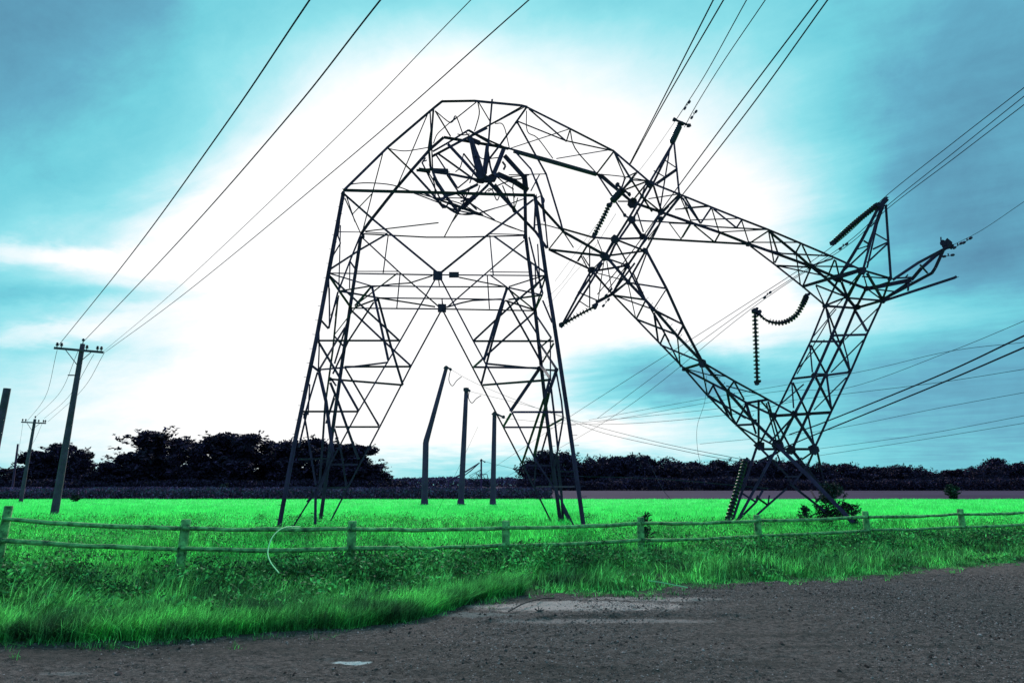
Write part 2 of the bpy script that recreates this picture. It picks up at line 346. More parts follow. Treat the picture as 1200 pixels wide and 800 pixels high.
M['grass_near'] = mat('verge_grass_blades', (.17,.72,.16), .75, col2=(.045,.12,.055), scale=.9, coords='Position', detail=7, island=.70, trans=.35, spec=.2, lo=.40, hi=.62)  # dark and bright tones imitate shadows and lit tips among the blades
M['grass_mid'] = mat('rough_grass_blades', (.16,.85,.17), .8, col2=(.030,.16,.05), scale=.6, coords='Position', detail=8, island=.6, trans=.35, spec=.1, lo=.38, hi=.6)
M['grass_field'] = mat('meadow_grass_blades', (.15,1.0,.25), .9, col2=(.07,.55,.13), scale=.35, coords='Position', detail=8, island=.18, trans=.35, spec=.1)
M['weed'] = mat('weed_leaves', (.105,.50,.12), .7, col2=(.025,.080,.032), scale=1.1, coords='Position', island=.6, trans=.3, spec=.25)
# fence line in plan, used to place weeds
POSTS = [(-300,640,12.6),(5,607,13.5),(215,618,14),(412,619,15),(593,618,16.5),(750,613,18),(888,610,19.5),(1015,605,21),(1127,602,22.5),(1228,598,24),(1320,596,25.5)]
fx = np.array([at(*p).x for p in POSTS]); fy = np.array([p[2] for p in POSTS])
def fence_y(x): return np.interp(x, fx, fy)
# verge
tx = rng.uniform(-10, 22, 420); ty = edge_y(tx) - np.abs(rng.normal(0, .28, 420)); TX = np.repeat(tx, 16)+rng.normal(0, .05, 420*16); TY = np.repeat(ty, 16)+rng.normal(0, .04, 420*16)
def verge(n_, hlo, hhi, wd, pred, **k):
    X = rng.uniform(-16, 24, n_); e_ = edge_y(X) + .35*(fbm(X, X*0+3, 1.1, 4, 5)-.5); f_ = fence_y(X)+1.2; Y = e_ + (f_-e_)*rng.random(n_)**1.15 - .03
    keep = (np.abs(X) < Y*.92+1.0) & pred(X, Y, e_, f_); X, Y, e_ = X[keep], Y[keep], e_[keep]
    cl = fbm(X, Y, .9, 4, 40); edge_fade = np.clip((Y-e_)/.9, .22, 1)*np.where(fbm(X, Y, 2.4, 3, 44) > .42, 1, .6); H = (hlo+(hhi-hlo)*rng.random(len(X)))*edge_fade*(.55+.9*cl)
    return blades(X, Y, H, wd*(.6+.8*rng.random(len(X))), **k)
bare = lambda X, Y, e_, f_: (fbm(X, Y, 1.6, 4, 60) > .30)
lay = [verge(150000, .10, .36, .015, bare, lean=.9), verge(60000, .25, .55, .014, lambda X, Y, e_, f_: (fbm(X, Y, .7, 3, 70) > .48), lean=.6, dirn=.3)]
# bright hair grass at the left edge of the road
X = rng.uniform(-9.5, .2, 60000); e_ = edge_y(X)+.1; Y = e_ + np.abs(rng.normal(0, .75, 60000)) - .12; lay.append(blades(X, Y, .16+.26*rng.random(60000), .009, lean=.9, dirn=-.4))
lay.append(blades(TX, TY, .05+.12*rng.random(len(TX)), .010, lean=1.0))
V, A, B = merge(lay); finish('verge_grass', np_mesh('verge_grass', V, A, B), M['grass_near'])['kind'] = 'stuff'
# field: equal count per step of distance
n_ = 300000; r = rng.random(n_); Y = 13.5*(FARFIELD/13.5)**(r); X = Y*rng.uniform(-1.02, 1.02, n_)
k = (Y > fence_y(X)+.3) | (np.abs(X) > 30); X, Y = X[k], Y[k]
H = (.16+.22*rng.random(len(X)))*(.6+.8*fbm(X, Y, .25, 4, 80)); H[Y > 60] *= .6
mid = rng.random(len(X)) < np.clip(1.25-(Y-15)/20+1.6*(fbm(X, Y, .18, 4, 85)-.5), 0, 1)
V, A, B = merge([blades(X[mid], Y[mid], H[mid]*1.25, .0006*Y[mid]+.008, lean=.7)]); finish('rough_grass', np_mesh('rough_grass', V, A, B), M['grass_mid'])['kind'] = 'stuff'
X, Y, H = X[~mid], Y[~mid], H[~mid]; lay = [blades(X, Y, H, .00045*Y+.006, lean=.6)]
V, A, B = merge(lay); finish('meadow_grass', np_mesh('meadow_grass', V, A, B), M['grass_field'])['kind'] = 'stuff'
# leafy weeds along and in front of the fence, and here and there behind it
def leafquads(P, size, upb=.3):
    n_ = len(P); a = rng.normal(size=(n_, 3)); a[:, 2] += upb; a /= np.linalg.norm(a, axis=1)[:, None]; r_ = rng.normal(size=(n_, 3)); b_ = np.cross(a, r_); b_ /= np.linalg.norm(b_, axis=1)[:, None]
    s = (size*(.6+.8*rng.random(n_)))[:, None] if np.isscalar(size) else (size*(.6+.8*rng.random(n_)))[:, None]
    V = np.stack([P-a*s, P-b_*s*.42, P+a*s, P+b_*s*.42], 1).reshape(-1, 3); k_ = np.arange(n_)*4; return V, np.stack([k_, k_+1, k_+2, k_+3], -1)
def weeds(cx, cy, hh, nl, rad, size):
    n_ = len(cx); t_ = rng.random((n_, nl)); an = rng.uniform(0, 6.3, (n_, nl)); rr = rad*np.sqrt(rng.random((n_, nl)))*(.5+.9*np.sin(np.clip(t_, 0, 1)*2.6))
    P = np.stack([cx[:, None]+np.cos(an)*rr, cy[:, None]+np.sin(an)*rr, hh[:, None]*t_], -1).reshape(-1, 3); return leafquads(P, size, .5)
W = []
nw = 2600; X = rng.uniform(-14, 24, nw); Y = fence_y(X) + rng.normal(-.7, .75, nw); keep = (fbm(X, Y, .5, 3, 90) > .42) & (Y > edge_y(X)+.35); X, Y = X[keep], Y[keep]
W.append(weeds(X, Y, .24+.38*rng.random(len(X)), 56, .22, .046))
nw = 1800; X = rng.uniform(-14, 24, nw); e_ = edge_y(X); Y = e_ + .3 + (fence_y(X)-e_)*rng.random(nw); keep = fbm(X, Y, .8, 3, 95) > .52; X, Y = X[keep], Y[keep]
W.append(weeds(X, Y, .14+.26*rng.random(len(X)), 36, .18, .042))
nw = 2400; Y = rng.uniform(15, 38, nw); X = Y*rng.uniform(-.9, .9, nw); keep = (fbm(X, Y, .3, 3, 97) > .48) & (Y > fence_y(X)+.4); W.append(weeds(X[keep], Y[keep], .25+.4*rng.random(keep.sum()), 50, .3, .04))
o = 0; VV_, FF_ = [], []
for v, f in W: VV_.append(v); FF_.append(f+o); o += len(v)
finish('weeds', np_mesh('weeds', np.concatenate(VV_), np.concatenate(FF_)), M['weed'])['kind'] = 'stuff'
M['dark_weed'] = mat('dark_weed_leaves', (.045,.20,.060), .8, col2=(.018,.045,.026), scale=1.5, coords='Position', island=.6, trans=.2, spec=.1)
cx_ = rng.uniform(-13, 24, 46); cy_ = fence_y(cx_)+rng.normal(-1.0, .7, 46); cx_ = np.concatenate([cx_, rng.uniform(-10.5, -7, 12)]); cy_ = np.concatenate([cy_, rng.uniform(11, 13.2, 12)])
X = np.repeat(cx_, 16)+rng.normal(0, .38, len(cx_)*16); Y = np.repeat(cy_, 16)+rng.normal(0, .22, len(cx_)*16); k = Y > edge_y(X)+.5; X, Y = X[k], Y[k]
V, FQ = weeds(X, Y, .25+.35*rng.random(len(X)), 60, .17, .034); finish('dark_weeds', np_mesh('dark_weeds', V, FQ), M['dark_weed'])['kind'] = 'stuff'
# tall thin stalks standing out of the weeds
mb = MB(); mb.sm = False
def stalk(p, h, seed):
    rr = random.Random(seed); d = Vector((rr.uniform(-.5,.5), rr.uniform(-.2,.2), 1)).normalized(); q = Vector(p); pts = [q.copy()]
    for i in range(5): d = (d+Vector((rr.uniform(-.15,.15), rr.uniform(-.1,.1), 0))).normalized(); q = q+d*h/5; pts.append(q.copy())
    mb.tube(pts, [.007-.001*i for i in range(6)], 3, False)
    for i in (2, 3, 4):
        if rr.random() < .8:
            e = pts[i]+Vector((rr.uniform(-.25,.25), rr.uniform(-.1,.1), rr.uniform(.1,.3)))*h*.7; mb.tube([pts[i], (pts[i]+e)/2+Vector((0,0,-.02)), e], .004, 3, False)
k = 0
for (x0, x1, py, d, n_, h) in ((400,450,620,15.6,9,1.1),(455,530,622,16.5,6,.9),(775,850,616,19.5,12,1.2),(560,600,612,19,4,.7),(20,60,600,22,6,1.3),(1040,1060,606,23,4,.8),(640,700,630,17,5,.5),(330,350,615,15,5,.8),(735,765,612,19,7,.9),(150,260,618,14.5,10,.9),(270,400,618,15.5,12,.8),(600,720,616,18,12,.8),(850,1000,608,21,16,.8),(1060,1190,602,24,14,.8),(0,150,612,13.9,12,1.0),(905,935,606,24,4,.9)):
    for i in range(n_): p = at(random.uniform(x0, x1), py, d+random.uniform(-.5,.8)); stalk((p.x, p.y, 0), h*random.uniform(.7,1.2), k); k += 1
mb.build('dry_stalks', M['weed'])['kind'] = 'stuff'

# ------------------------------------------------------------ fence
fence = empty('wooden_fence', (0, 17, 0)); tag(fence, 'low mossy post and rail fence with two rails crossing the whole verge', 'fence'); FO = Vector((0,17,0))
RT = []
for i, (px, py, d) in enumerate(POSTS):
    p = at(px, py, d); RT.append(p); mb = MB(); h = p.z + .17 + (.08 if i == 1 else 0)
    c = Vector((p.x, p.y+.03, 0)); le = random.uniform(-.02,.03); pts = [c+Vector((0,0,-.2)), c+Vector((le*.5,0,h*.5)), c+Vector((le,0,h-.015)), c+Vector((le,0,h))]
    mb.tube(pts, [.105,.10,.098,.085] if i > 1 else [.085,.08,.08,.07], 10); mb.build('post', M['fence'], fence, FO)
for i in range(len(RT)-1):
    for lo, sp in ((0, 0), (-.42, .02)):
        a, b = RT[i].copy(), RT[i+1].copy(); a.z += lo+random.uniform(-.015,.015); b.z += lo+random.uniform(-.015,.015); a.y -= .085; b.y -= .085
        dd = (b-a).normalized(); a += dd*.03; b -= dd*.03
        pts = []
        for k in range(9):
            t_ = k/8; q = a.lerp(b, t_); q.z -= .035*math.sin(PI*t_)*random.uniform(.5,1.2) ; q.z += random.uniform(-.006,.006); pts.append(q)
        mb = MB(); mb.tube(pts, [.047+random.uniform(-.006,.006) for _ in pts], 8); mb.build('rail', M['fence'], fence, FO)
mb = MB()
for i in range(0, 3):
    a, b = RT[i], RT[i+1]; n_ = 22
    for k in range(1, n_):
        q = a.lerp(b, k/n_); mb.tube([q+Vector((0,-.02,-.05)), q+Vector((0,-.02,-.75))], .0028, 3, False)
    for z in (-.12,-.26,-.5): mb.tube([a+Vector((0,-.02,z)), b+Vector((0,-.02,z))], .0028, 3, False)
mb.build('wire_mesh', M['fence'], fence, FO)
mb = MB(); hp = [at(352,617,14.0), at(333,618,13.6), at(320,628,13.2), at(314,645,12.8), at(317,658,12.5), at(327,671,12.2)]; mb.tube(spline(hp, 8), .012, 6); tag(mb.build('bent_hose', M['hose']), 'pale curved hose looping over the fence rail below the left tower leg', 'hose')
mb = MB(); hp = [gnd(1000,0+690,.03)+Vector((0,.1,0)), gnd(1060,684,.12), gnd(1120,684,.05)]
hp = [at(760,680,13.0), at(775,682,12.8), at(790,685,12.6), at(806,688,12.5)]; mb.tube(spline(hp, 6), .010, 5); tag(mb.build('loose_cane', M['hose']), 'pale green cane lying in weeds at the right end of the sandy wash', 'cane')
mb = MB(); hp = [gnd(596,716,.05), gnd(615,706,.10), gnd(634,701,.08), gnd(650,700,.05)]; mb.tube(spline(hp, 6), .012, 5); tag(mb.build('dry_branch', M['stone']), 'thin curved dry branch on the left rim of the sandy wash', 'branch')
p = gnd(632,716,.03)
mb = MB()
for k in range(7): an = k*.9; mb.tube([p, p+Vector((math.cos(an)*.08, math.sin(an)*.05, .03+.02*(k % 3)))], .008, 4)
tag(mb.build('root_clump', M['bark']), 'small dark root clump lying on the pale sandy wash', 'root')

# ------------------------------------------------------------ trees
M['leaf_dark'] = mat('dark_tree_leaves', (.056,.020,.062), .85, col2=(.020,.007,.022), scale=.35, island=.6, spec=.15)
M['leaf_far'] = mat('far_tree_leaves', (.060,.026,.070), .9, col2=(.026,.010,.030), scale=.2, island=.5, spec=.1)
M['scrub'] = mat('dry_scrub', (.135,.068,.155), .95, col2=(.065,.032,.080), scale=.3, coords='Position', island=.5, spec=.05)
def tree_mesh(seed, hh, ww, nl, ls, low=.12, nb=16):
    r = np.random.default_rng(seed); P = []
    for i in range(nb):
        t_ = r.uniform(low, .88); a = r.uniform(0, 6.3); prof = math.sin(PI*min(1, (t_+.12)/1.1))**.6; rad = r.uniform(.0, 1.0)*ww*.36*prof; br = r.uniform(.14, .23)*ww*(1.1-.4*t_)
        c_ = np.array([math.cos(a)*rad, math.sin(a)*rad, t_*hh]); k_ = int(nl/nb); d = r.normal(size=(k_, 3)); d /= np.linalg.norm(d, axis=1)[:, None]
        q = br*(r.random(k_)**.38)[:, None]; p_ = c_ + d*q*np.array([1, 1, .8]); p_ = p_[(p_[:, 2] > .02*hh)]; P.append(p_)
    # sprays poking out of the crown
    for i in range(26):
        a = r.uniform(0, 6.3); t_ = r.uniform(.3, 1.0); R0 = ww*.42*math.sin(PI*min(.97, t_*.9+.08))**.6; b0 = np.array([math.cos(a)*R0*.8, math.sin(a)*R0*.8, t_*hh*.92]); dr = np.array([math.cos(a), math.sin(a), r.uniform(.2, 1.2)]); s_ = np.linspace(0, ww*.13, 14)[:, None]
        P.append(b0+dr*s_+r.normal(size=(14, 3))*ww*.018)
    P = np.concatenate(P); global rng; sv = rng; rng = r; V, FQ = leafquads(P, ls, .1); rng = sv; return V, FQ
def trunk_mb(seed, hh, ww):
    rr = random.Random(seed); mb = MB(); r0 = hh*.022; top = Vector((rr.uniform(-.5,.5), rr.uniform(-.5,.5), hh*.7)); pts = [Vector((0,0,-.3)), Vector((0,0,hh*.12)), top*.55, top]; mb.tube(pts, [r0*1.3, r0, r0*.65, r0*.2], 7)
    for i in range(6):
        s = pts[1].lerp(top, rr.uniform(0, .7)); a = rr.uniform(0, 6.3); e = s+Vector((math.cos(a)*ww*.3, math.sin(a)*ww*.3, hh*rr.uniform(.12,.3))); mb.tube([s, s.lerp(e, .5)+Vector((0,0,-.2)), e], [r0*.45, r0*.28, r0*.08], 5)
    return mb
HH, WW = 18.0, 14.0; TM = []
for s in range(6):
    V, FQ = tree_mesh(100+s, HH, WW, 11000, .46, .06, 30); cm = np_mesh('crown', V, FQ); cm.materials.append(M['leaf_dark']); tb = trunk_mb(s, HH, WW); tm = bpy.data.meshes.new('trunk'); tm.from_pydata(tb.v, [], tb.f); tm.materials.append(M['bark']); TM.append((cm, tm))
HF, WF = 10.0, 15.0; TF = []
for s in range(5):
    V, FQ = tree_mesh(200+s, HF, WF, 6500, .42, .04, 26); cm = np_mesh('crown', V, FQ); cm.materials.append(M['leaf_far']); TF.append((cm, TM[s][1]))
def tree(px, top, wpx, d, meshes, label, group, k):
    b_ = at(px, 570, d); t_ = at(px, top, d); h = t_.z; e = empty('broadleaf_tree', (b_.x, d, 0), random.uniform(0, 6.3)); tag(e, label, 'tree', group)
    cm, tm = meshes[k % len(meshes)]; Hm, Wm = (HF, WF) if meshes is TF else (HH, WW); sx = wpx*d/F/(Wm*.86)
    for nm, me in (('trunk', tm), ('crown', cm)):
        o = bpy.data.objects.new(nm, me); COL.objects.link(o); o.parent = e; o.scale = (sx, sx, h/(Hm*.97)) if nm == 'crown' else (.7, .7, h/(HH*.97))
    return e
gl = 'trees of the left corner clump'
L1 = [(8,546,44,200,'round low tree at the far left edge of the photo'), (38,528,50,185,'dark tree behind the second wooden pole'), (64,519,52,190,'tallest dark tree of the small clump behind the nearest wooden pole'), (88,524,34,186,'thin crowned tree at the right end of the left corner clump'), (78,556,50,196,'low bushy tree filling the foot of the left corner clump')]
for k, (x, y, w_, d, lb) in enumerate(L1): tree(x, y, w_, d, TM, lb, gl, k)
gm = 'trees of the grove behind the left portal leg'
L2 = [(122,541,34,180,'small ragged tree at the left end of the grove'), (143,530,42,188,'second tree from the left end of the grove, lower than its right neighbour'), (172,502,66,190,'tallest tree of the grove, broad crown left of the middle'), (203,513,50,196,'tree just right of the tallest one in the grove'), (228,514,48,186,'narrow tree between the two highest humps of the grove'), (256,508,58,192,'broad tree at the middle of the grove'), (284,507,56,188,'high round tree right of the grove middle'), (312,514,46,198,'tree left of the portal outer leg'), (338,514,48,188,'tree seen through the outer left portal leg'), (366,513,52,192,'tree seen between the two left portal legs'), (394,514,50,186,'tree seen right of the inner left portal leg'), (418,521,48,184,'round tree near the right end of the grove'), (438,543,34,182,'low tree at the right end of the grove')]
for k, (x, y, w_, d, lb) in enumerate(L2): tree(x, y, w_*1.28, d, TM, lb, gm, k+2)
for k, (x, y) in enumerate(((150,555),(190,550),(240,552),(290,552),(330,553),(375,552),(410,554))):
    tree(x, y, 56, 205, TM, 'low understorey tree in the grove, %s' % ['under its left end','under the tallest crown','left of the middle','at the middle','behind the outer left leg','behind the inner left leg','near its right end'][k], gm, k)
gr = 'trees of the long right tree line'
rr = random.Random(3); xs_ = [628,640,655,672,690,706,724,742,760,778,796,814,832,850,868,886,904,922,940,958,976,994,1012,1030,1048,1066,1084,1102,1120,1138,1155,1172,1190,1208,1226]
lm = {628:'leftmost tree of the long line, just left of the right portal legs', 640:'tallest tree at the left end of the long line, behind the inner right leg', 1172:'tall rounded tree standing above the right end of the long line', 1190:'tree right beside the tall rounded one at the right edge'}
for k, x in enumerate(xs_):
    top = np.interp(x, [620,640,660,690,760,800,840,880,930,980,1010,1040,1090,1130,1155,1172,1190,1215], [548,530,535,538,536,540,543,540,538,543,546,546,552,553,546,537,541,545])+rr.uniform(-3, 3)
    st = 0 if x < 800 else 1 if x < 870 else 2 if x < 1000 else 3
    where = ('between the right portal legs and the boom', 'under the boom', 'behind the mast foot', 'right of the mast foot')[st]
    kk = len([q for q in xs_[:k] if q not in lm and (0 if q < 800 else 1 if q < 870 else 2 if q < 1000 else 3) == st])
    nm_ = lm.get(x) or '%s tree of the far line %s' % (['first','second','third','fourth','fifth','sixth','seventh','eighth','ninth','tenth','eleventh','twelfth','thirteenth'][kk], where)
    tree(x, top, rr.uniform(40, 54), 262+rr.uniform(-8, 8), TF, nm_, gr, k)
# scrub strip at the meadow's far edge, low hedge at the wood's foot, distant woods
def strip(name, n_, x0, x1, y0, y1, hfun, size, mt):
    X = rng.uniform(x0, x1, n_); Y = rng.uniform(y0, y1, n_); hm = hfun(X, Y); Z = hm*rng.random(n_)**.7; V, FQ = leafquads(np.stack([X, Y, Z], -1), size, .4); o = finish(name, np_mesh(name, V, FQ), mt); o['kind'] = 'stuff'; return o
strip('scrub', 70000, -95, 6, FARFIELD, 104, lambda X, Y: 1.15+.75*fbm(X, Y, .35, 4, 7), .18, M['scrub'])
strip('hedge_scrub', 60000, 2, 300, 238, 252, lambda X, Y: 2.0+4.5*fbm(X, Y, .08, 4, 17), .46, M['leaf_far'])
strip('undergrowth', 26000, -170, -30, 172, 186, lambda X, Y: 1.6+2.8*fbm(X, Y, .1, 4, 19), .4, M['leaf_dark'])
strip('distant_woods', 60000, -420, 620, 640, 700, lambda X, Y: 4+7*fbm(X, Y, .03, 5, 27)+2*fbm(X, Y, .12, 3, 28), 1.3, M['scrub'])
# shrubs standing alone
M['shrub'] = mat('shrub_leaves', (.055,.050,.055), .85, col2=(.018,.014,.020), scale=1.5, island=.6, spec=.15)
def shrub(px, base, top, wpx, d, label, nl=900, ls=.06, seed=0):
    b_ = at(px, base, d); h = at(px, top, d).z; wd = wpx*d/F; e = empty('shrub', (b_.x, d, 0)); tag(e, label, 'shrub'); V, F_ = tree_mesh(seed, h, wd, nl*2, ls, .0, 22); finish('foliage', np_mesh('foliage', V, F_), M['shrub'], e)
    mb = MB(); r_ = random.Random(seed)
    for i in range(5): a = r_.uniform(0, 6.3); mb.tube([Vector((0,0,-.05)), Vector((math.cos(a)*wd*.12, math.sin(a)*wd*.12, h*.4)), Vector((math.cos(a)*wd*.3, math.sin(a)*wd*.3, h*.8))], [.02,.014,.006], 4)
    mb.build('stem', M['bark'], e)
shrub(977,612,563,42,32.5,'big dark shrub growing through the right foot of the mast',2300,.06,11)
shrub(1000,612,590,26,32,'low dark shrub at the right side of the big one',500,.05,12)
shrub(945,612,590,18,30,'small dark shrub left of the big one beside the mast foot',420,.045,13)
shrub(1117,580,567,17,92,'lone dark shrub on the far edge of the meadow at right',900,.16,14)
shrub(87,590,580,10,80,'tiny dark shrub in the meadow right of the nearest wooden pole',300,.12,15)
shrub(757,615,598,20,20.5,'leafy shrub behind the fence post left of centre right',420,.035,16)
shrub(262,576,566,14,120,'small round bush in the scrub in front of the grove',400,.2,18)

# ------------------------------------------------------------ poles
def wooden_pole(label, base, top, d, r0, r1, arm=None, aw=.14, group='wooden utility poles'):
    b_, t_ = at(*base, d), at(*top, d); b_.z = -.3; e = empty('utility_pole', (b_.x, d, 0)); o0 = Vector((b_.x, d, 0)); tag(e, label, 'utility pole', group)
    mb = MB(); mb.tube([b_, b_.lerp(t_, .5), t_], [r0, (r0+r1)/2, r1], 12); mb.build('shaft', M['wood'], e, o0)
    if arm:
        a, c_ = at(*arm[0], d), at(*arm[1], d); a.y -= r1+aw*.5; c_.y -= r1+aw*.5; mb = MB(); mb.bar(a, c_, aw, aw*1.1); mb.build('crossarm', M['wood'], e, o0)
        mid = (a+c_)/2; mid.z -= (c_-a).length*.3
        for s in (.22, .78):
            mb = MB(); q = a.lerp(c_, s); mb.bar(q+Vector((0,-.03,-.02)), Vector((t_.x-(t_.x-b_.x)*.06, q.y-.03, mid.z)), .05, .02); mb.build('arm_brace', M['plate'], e, o0)
        for s in (.04, .13, .66, .88, .96) if arm[2] else (.03, .16, .7, .9, .98):
            mb = MB(); q = a.lerp(c_, s)+Vector((0,0,aw*.5)); mb.lathe(q, Vector((0,0,1)), [(.03,0),(.03,.08),(.09,.1),(.10,.17),(.06,.2),(.085,.22),(.07,.3),(.03,.33)], 8); mb.build('insulator', M['porcelain'], e, o0)
        mb = MB(); mb.lathe(t_, Vector((0,0,1)), [(.03,0),(.03,.2),(.09,.22),(.09,.32),(.04,.4)], 8); mb.build('insulator', M['porcelain'], e, o0)
    return e, o0
e, o0 = wooden_pole('nearest wooden utility pole with a crossarm, standing behind the left part of the fence', (63,606), (97,403), 43, .25, .15, ((67,408.5),(123,413.5),True), .17)
mb = MB()
for k in range(3): q = at(88+1*k, 440+k*.1, 43); mb.bar(q+Vector((-.35,-.2,0)), q+Vector((.0,-.2,0)), .07)
mb.build('bracket', M['plate'], e, o0)
wooden_pole('second wooden utility pole, thinner, in front of the left corner trees', (25,583), (41,491), 78, .22, .15, ((27,494.5),(55,496),False), .16)
wooden_pole('third wooden utility pole, farthest and without crossarm, at the left edge', (14,577), (21,520), 140, .24, .18)
wooden_pole('thick dark pole cut by the left edge of the photo', (-22,610), (8.5,455), 33, .20, .17)
def steel_pole(label, pts, d, rs, arm=None, group='steel poles in the meadow'):
    P = [at(x, y, d) for x, y in pts]; P[0].z = -.1; o0 = Vector((P[0].x, d, 0)); e = empty('steel_pole', o0); tag(e, label, 'steel pole', group)
    mb = MB(); mb.tube(P, rs, 12); mb.build('shaft', M['polesteel'], e, o0)
    mb = MB(); mb.lathe(Vector((P[0].x, d, 0)), Vector((0,0,1)), [(rs[0]*1.25,0),(rs[0]*1.25,.12),(rs[0]*1.12,.16),(rs[0]*1.1,.5)], 12); mb.build('base_flange', M['polesteel'], e, o0)
    if arm:
        T = P[-1]; mb = MB(); mb.tube([T+Vector((0,-rs[-1],.1)), at(arm[0][0], arm[0][1], d)+Vector((0,-.3,0))], .10, 6); mb.poly(T+Vector((0,-rs[-1],0)), .30, 7, .3); mb.poly(at(arm[0][0], arm[0][1], d)+Vector((0,-.3,0)), .2, 6, .2); mb.build('arm', M['plate'], e, o0)
        if len(arm) > 2: mb = MB(); mb.tube(spline([at(x, y, d) for x, y in arm], 6), .045, 5); mb.build('jumper_wire', M['conductor'], e, o0)
steel_pole('steel pole bent over at half height, leftmost of the three in the meadow', [(497.5,590),(499,519),(499.6,516),(505,497),(523,431)], 67, [.34,.31,.31,.26,.20], [(528,433),(526,445),(530,452),(535,446),(541,441)])
steel_pole('tall straight steel pole, middle one of the three in the meadow', [(540,590),(546.5,457)], 67, [.33,.22], [(550,458),(549,466),(553,472),(558,467),(564,463)])
steel_pole('shortest straight steel pole, rightmost of the three in the meadow', [(577.5,590),(579.5,485)], 67, [.30,.22], [(590,489)])
gd = 'small wrecked poles far behind the steel poles'
steel_pole('far collapsed pole with its top bent down to the left', [(525.5,576),(525.5,563),(540,556),(562,542)], 150, [.22,.20,.20,.13], None, gd)
steel_pole('far short pole propped under the bent one', [(544,576),(544,557),(552,551),(561,543)], 150, [.16,.14,.13,.10], None, gd)
steel_pole('far straight pole right of the collapsed ones', [(564,576),(564,539)], 150, [.22,.2], [(568,541)], gd)
e = empty('collapsed_tower', (at(557,575,170).x, 170, 0)); o0 = Vector((at(557,575,170).x, 170, 0)); tag(e, 'tiny tangle of collapsed lattice far away between the steel poles', 'transmission tower')
mb = MB(); R_ = random.Random(5)
ps = [at(548+R_.random()*26, 550+R_.random()*24, 170+R_.uniform(-2,2)) for _ in range(16)]+[at(x,575,170) for x in (548,556,566,576)]
for i in range(34): a, b = R_.sample(ps, 2); mb.bar(a, b, .10)
mb.build('lattice_wreck', M['thinwire'], e, o0)
# ------------------------------------------------------------ the buckled transmission tower
# survey sheets: origin and scale of each enlarged drawing
SH = {0:(0,0,1), 1:(380,100,5), 2:(560,100,5), 3:(340,210,5), 4:(500,210,5), 5:(310,330,5), 6:(500,330,5), 7:(310,460,5), 8:(500,460,5),
      9:(640,130,5), 10:(640,240,5), 11:(800,220,5), 12:(940,210,5), 13:(700,330,5), 14:(860,330,5), 15:(820,460,5),
      21:(470,130,5.263), 22:(500,150,8.333), 23:(670,190,8.333), 24:(670,260,8.333), 25:(860,500,7.143), 26:(950,290,8.333)}
def fd(y): return 27.5 + (616-y)/388*1.9 if y > 228 else 29.4 + (228-y)/110*1.6
def bd(y): return 34.5 - (612-y)/335*1.3 if y > 277 else 33.2 - (277-y)/155*1.4
SEG = []           # (x0,y0,d0,x1,y1,d1) of the main members
TOW = {}           # part key -> MB
TORG = Vector((0, 31, 0))
def part(key, m='steel'):
    if key not in TOW: TOW[key] = (MB(), m)
    return TOW[key][0]
def chord(key, sheet, txt, w, m='steel'):
    "a main member: points with their own distance"
    ox, oy, s = SH[sheet]; pts = []
    for q in txt.split(';'):
        x, y, d = q.split(); X, Y = ox+float(x)/s, oy+float(y)/s
        D = fd(Y) if d == 'f' else bd(Y) if d == 'b' else float(d); pts.append((X, Y, D))
    for a, b in zip(pts, pts[1:]):
        SEG.append((*a, *b)); part(key, m).angle(at(*a), at(*b), w*.94*(a[2]+b[2])/2/F)
    return pts
def depth(X, Y, lim=None):
    best = None; bd_ = 1e9
    for x0, y0, d0, x1, y1, d1 in SEG:
        dx, dy = x1-x0, y1-y0; t = ((X-x0)*dx+(Y-y0)*dy)/max(dx*dx+dy*dy, 1e-6); t = min(1, max(0, t))
        q = math.hypot(X-x0-t*dx, Y-y0-t*dy)
        if q < bd_: bd_ = q; best = d0+(d1-d0)*t
    return best
def brace(key, sheet, txt, m='steel', shape='angle'):
    "lines 'w: x y, x y, ... ' separated by ; -- the distance comes from the main member each end is bolted to"
    ox, oy, s = SH[sheet]
    key0 = key
    for li_, ln in enumerate(txt.replace('\n', ' ').split(';')):
        if not ln.strip(): continue
        if key0 in ('crumpled_plate', 'portal_lacing', 'foot_lacing'): key = '%s:%s%d' % (key0, sheet, li_)
        wtx, body = ln.split(':'); w = float(wtx); P = []
        for q in body.split(','):
            v = q.split(); P.append((ox+float(v[0])/s, oy+float(v[1])/s, v[2] if len(v) > 2 else None))
        D = []
        for i, p in enumerate(P):
            if p[2] is None: D.append(depth(p[0], p[1]))
            elif p[2] == 'f': D.append(fd(p[1]))
            elif p[2] == 'b': D.append(bd(p[1]))
            else: D.append(float(p[2]))
        # inner points of a bent bar lie between its bolted ends
        if len(P) > 2:
            d0, d1 = D[0], D[-1]
            for i in range(1, len(P)-1):
                if P[i][2] is None: D[i] = d0+(d1-d0)*i/(len(P)-1)
        pts = [at(p[0], p[1], d) for p, d in zip(P, D)]
        if w <= 1.3 and len(pts) > 2: pts = spline(pts, 4)
        for a, b in zip(pts, pts[1:]):
            if key.startswith('crumpled'): w2 = w*1.15
            else: w2 = w
            ww = (w2 if w > 2.2 else .35+w2*.9)*a.y/F
            if shape == 'angle': part(key, m).angle(a, b, ww)
            else: part(key, m).tube([a, b], ww/2, 8)
# --- four legs
chord('leg:fl', 0, '327 617 f;345 520 f;371 396 f;385 320 f;402 228 f', 5.2)
chord('leg:bl', 0, '375 613 b;392 488 b;410 362 b;423 277 b', 4.4)
chord('leg:fr', 0, '684 617 f;666 490 f;648 370 f;640 322 f;627 230 f', 5.2)
chord('leg:br', 0, '657 614 b;641 490 b;627 363 b;616 277 b;615 205 b', 4.6)
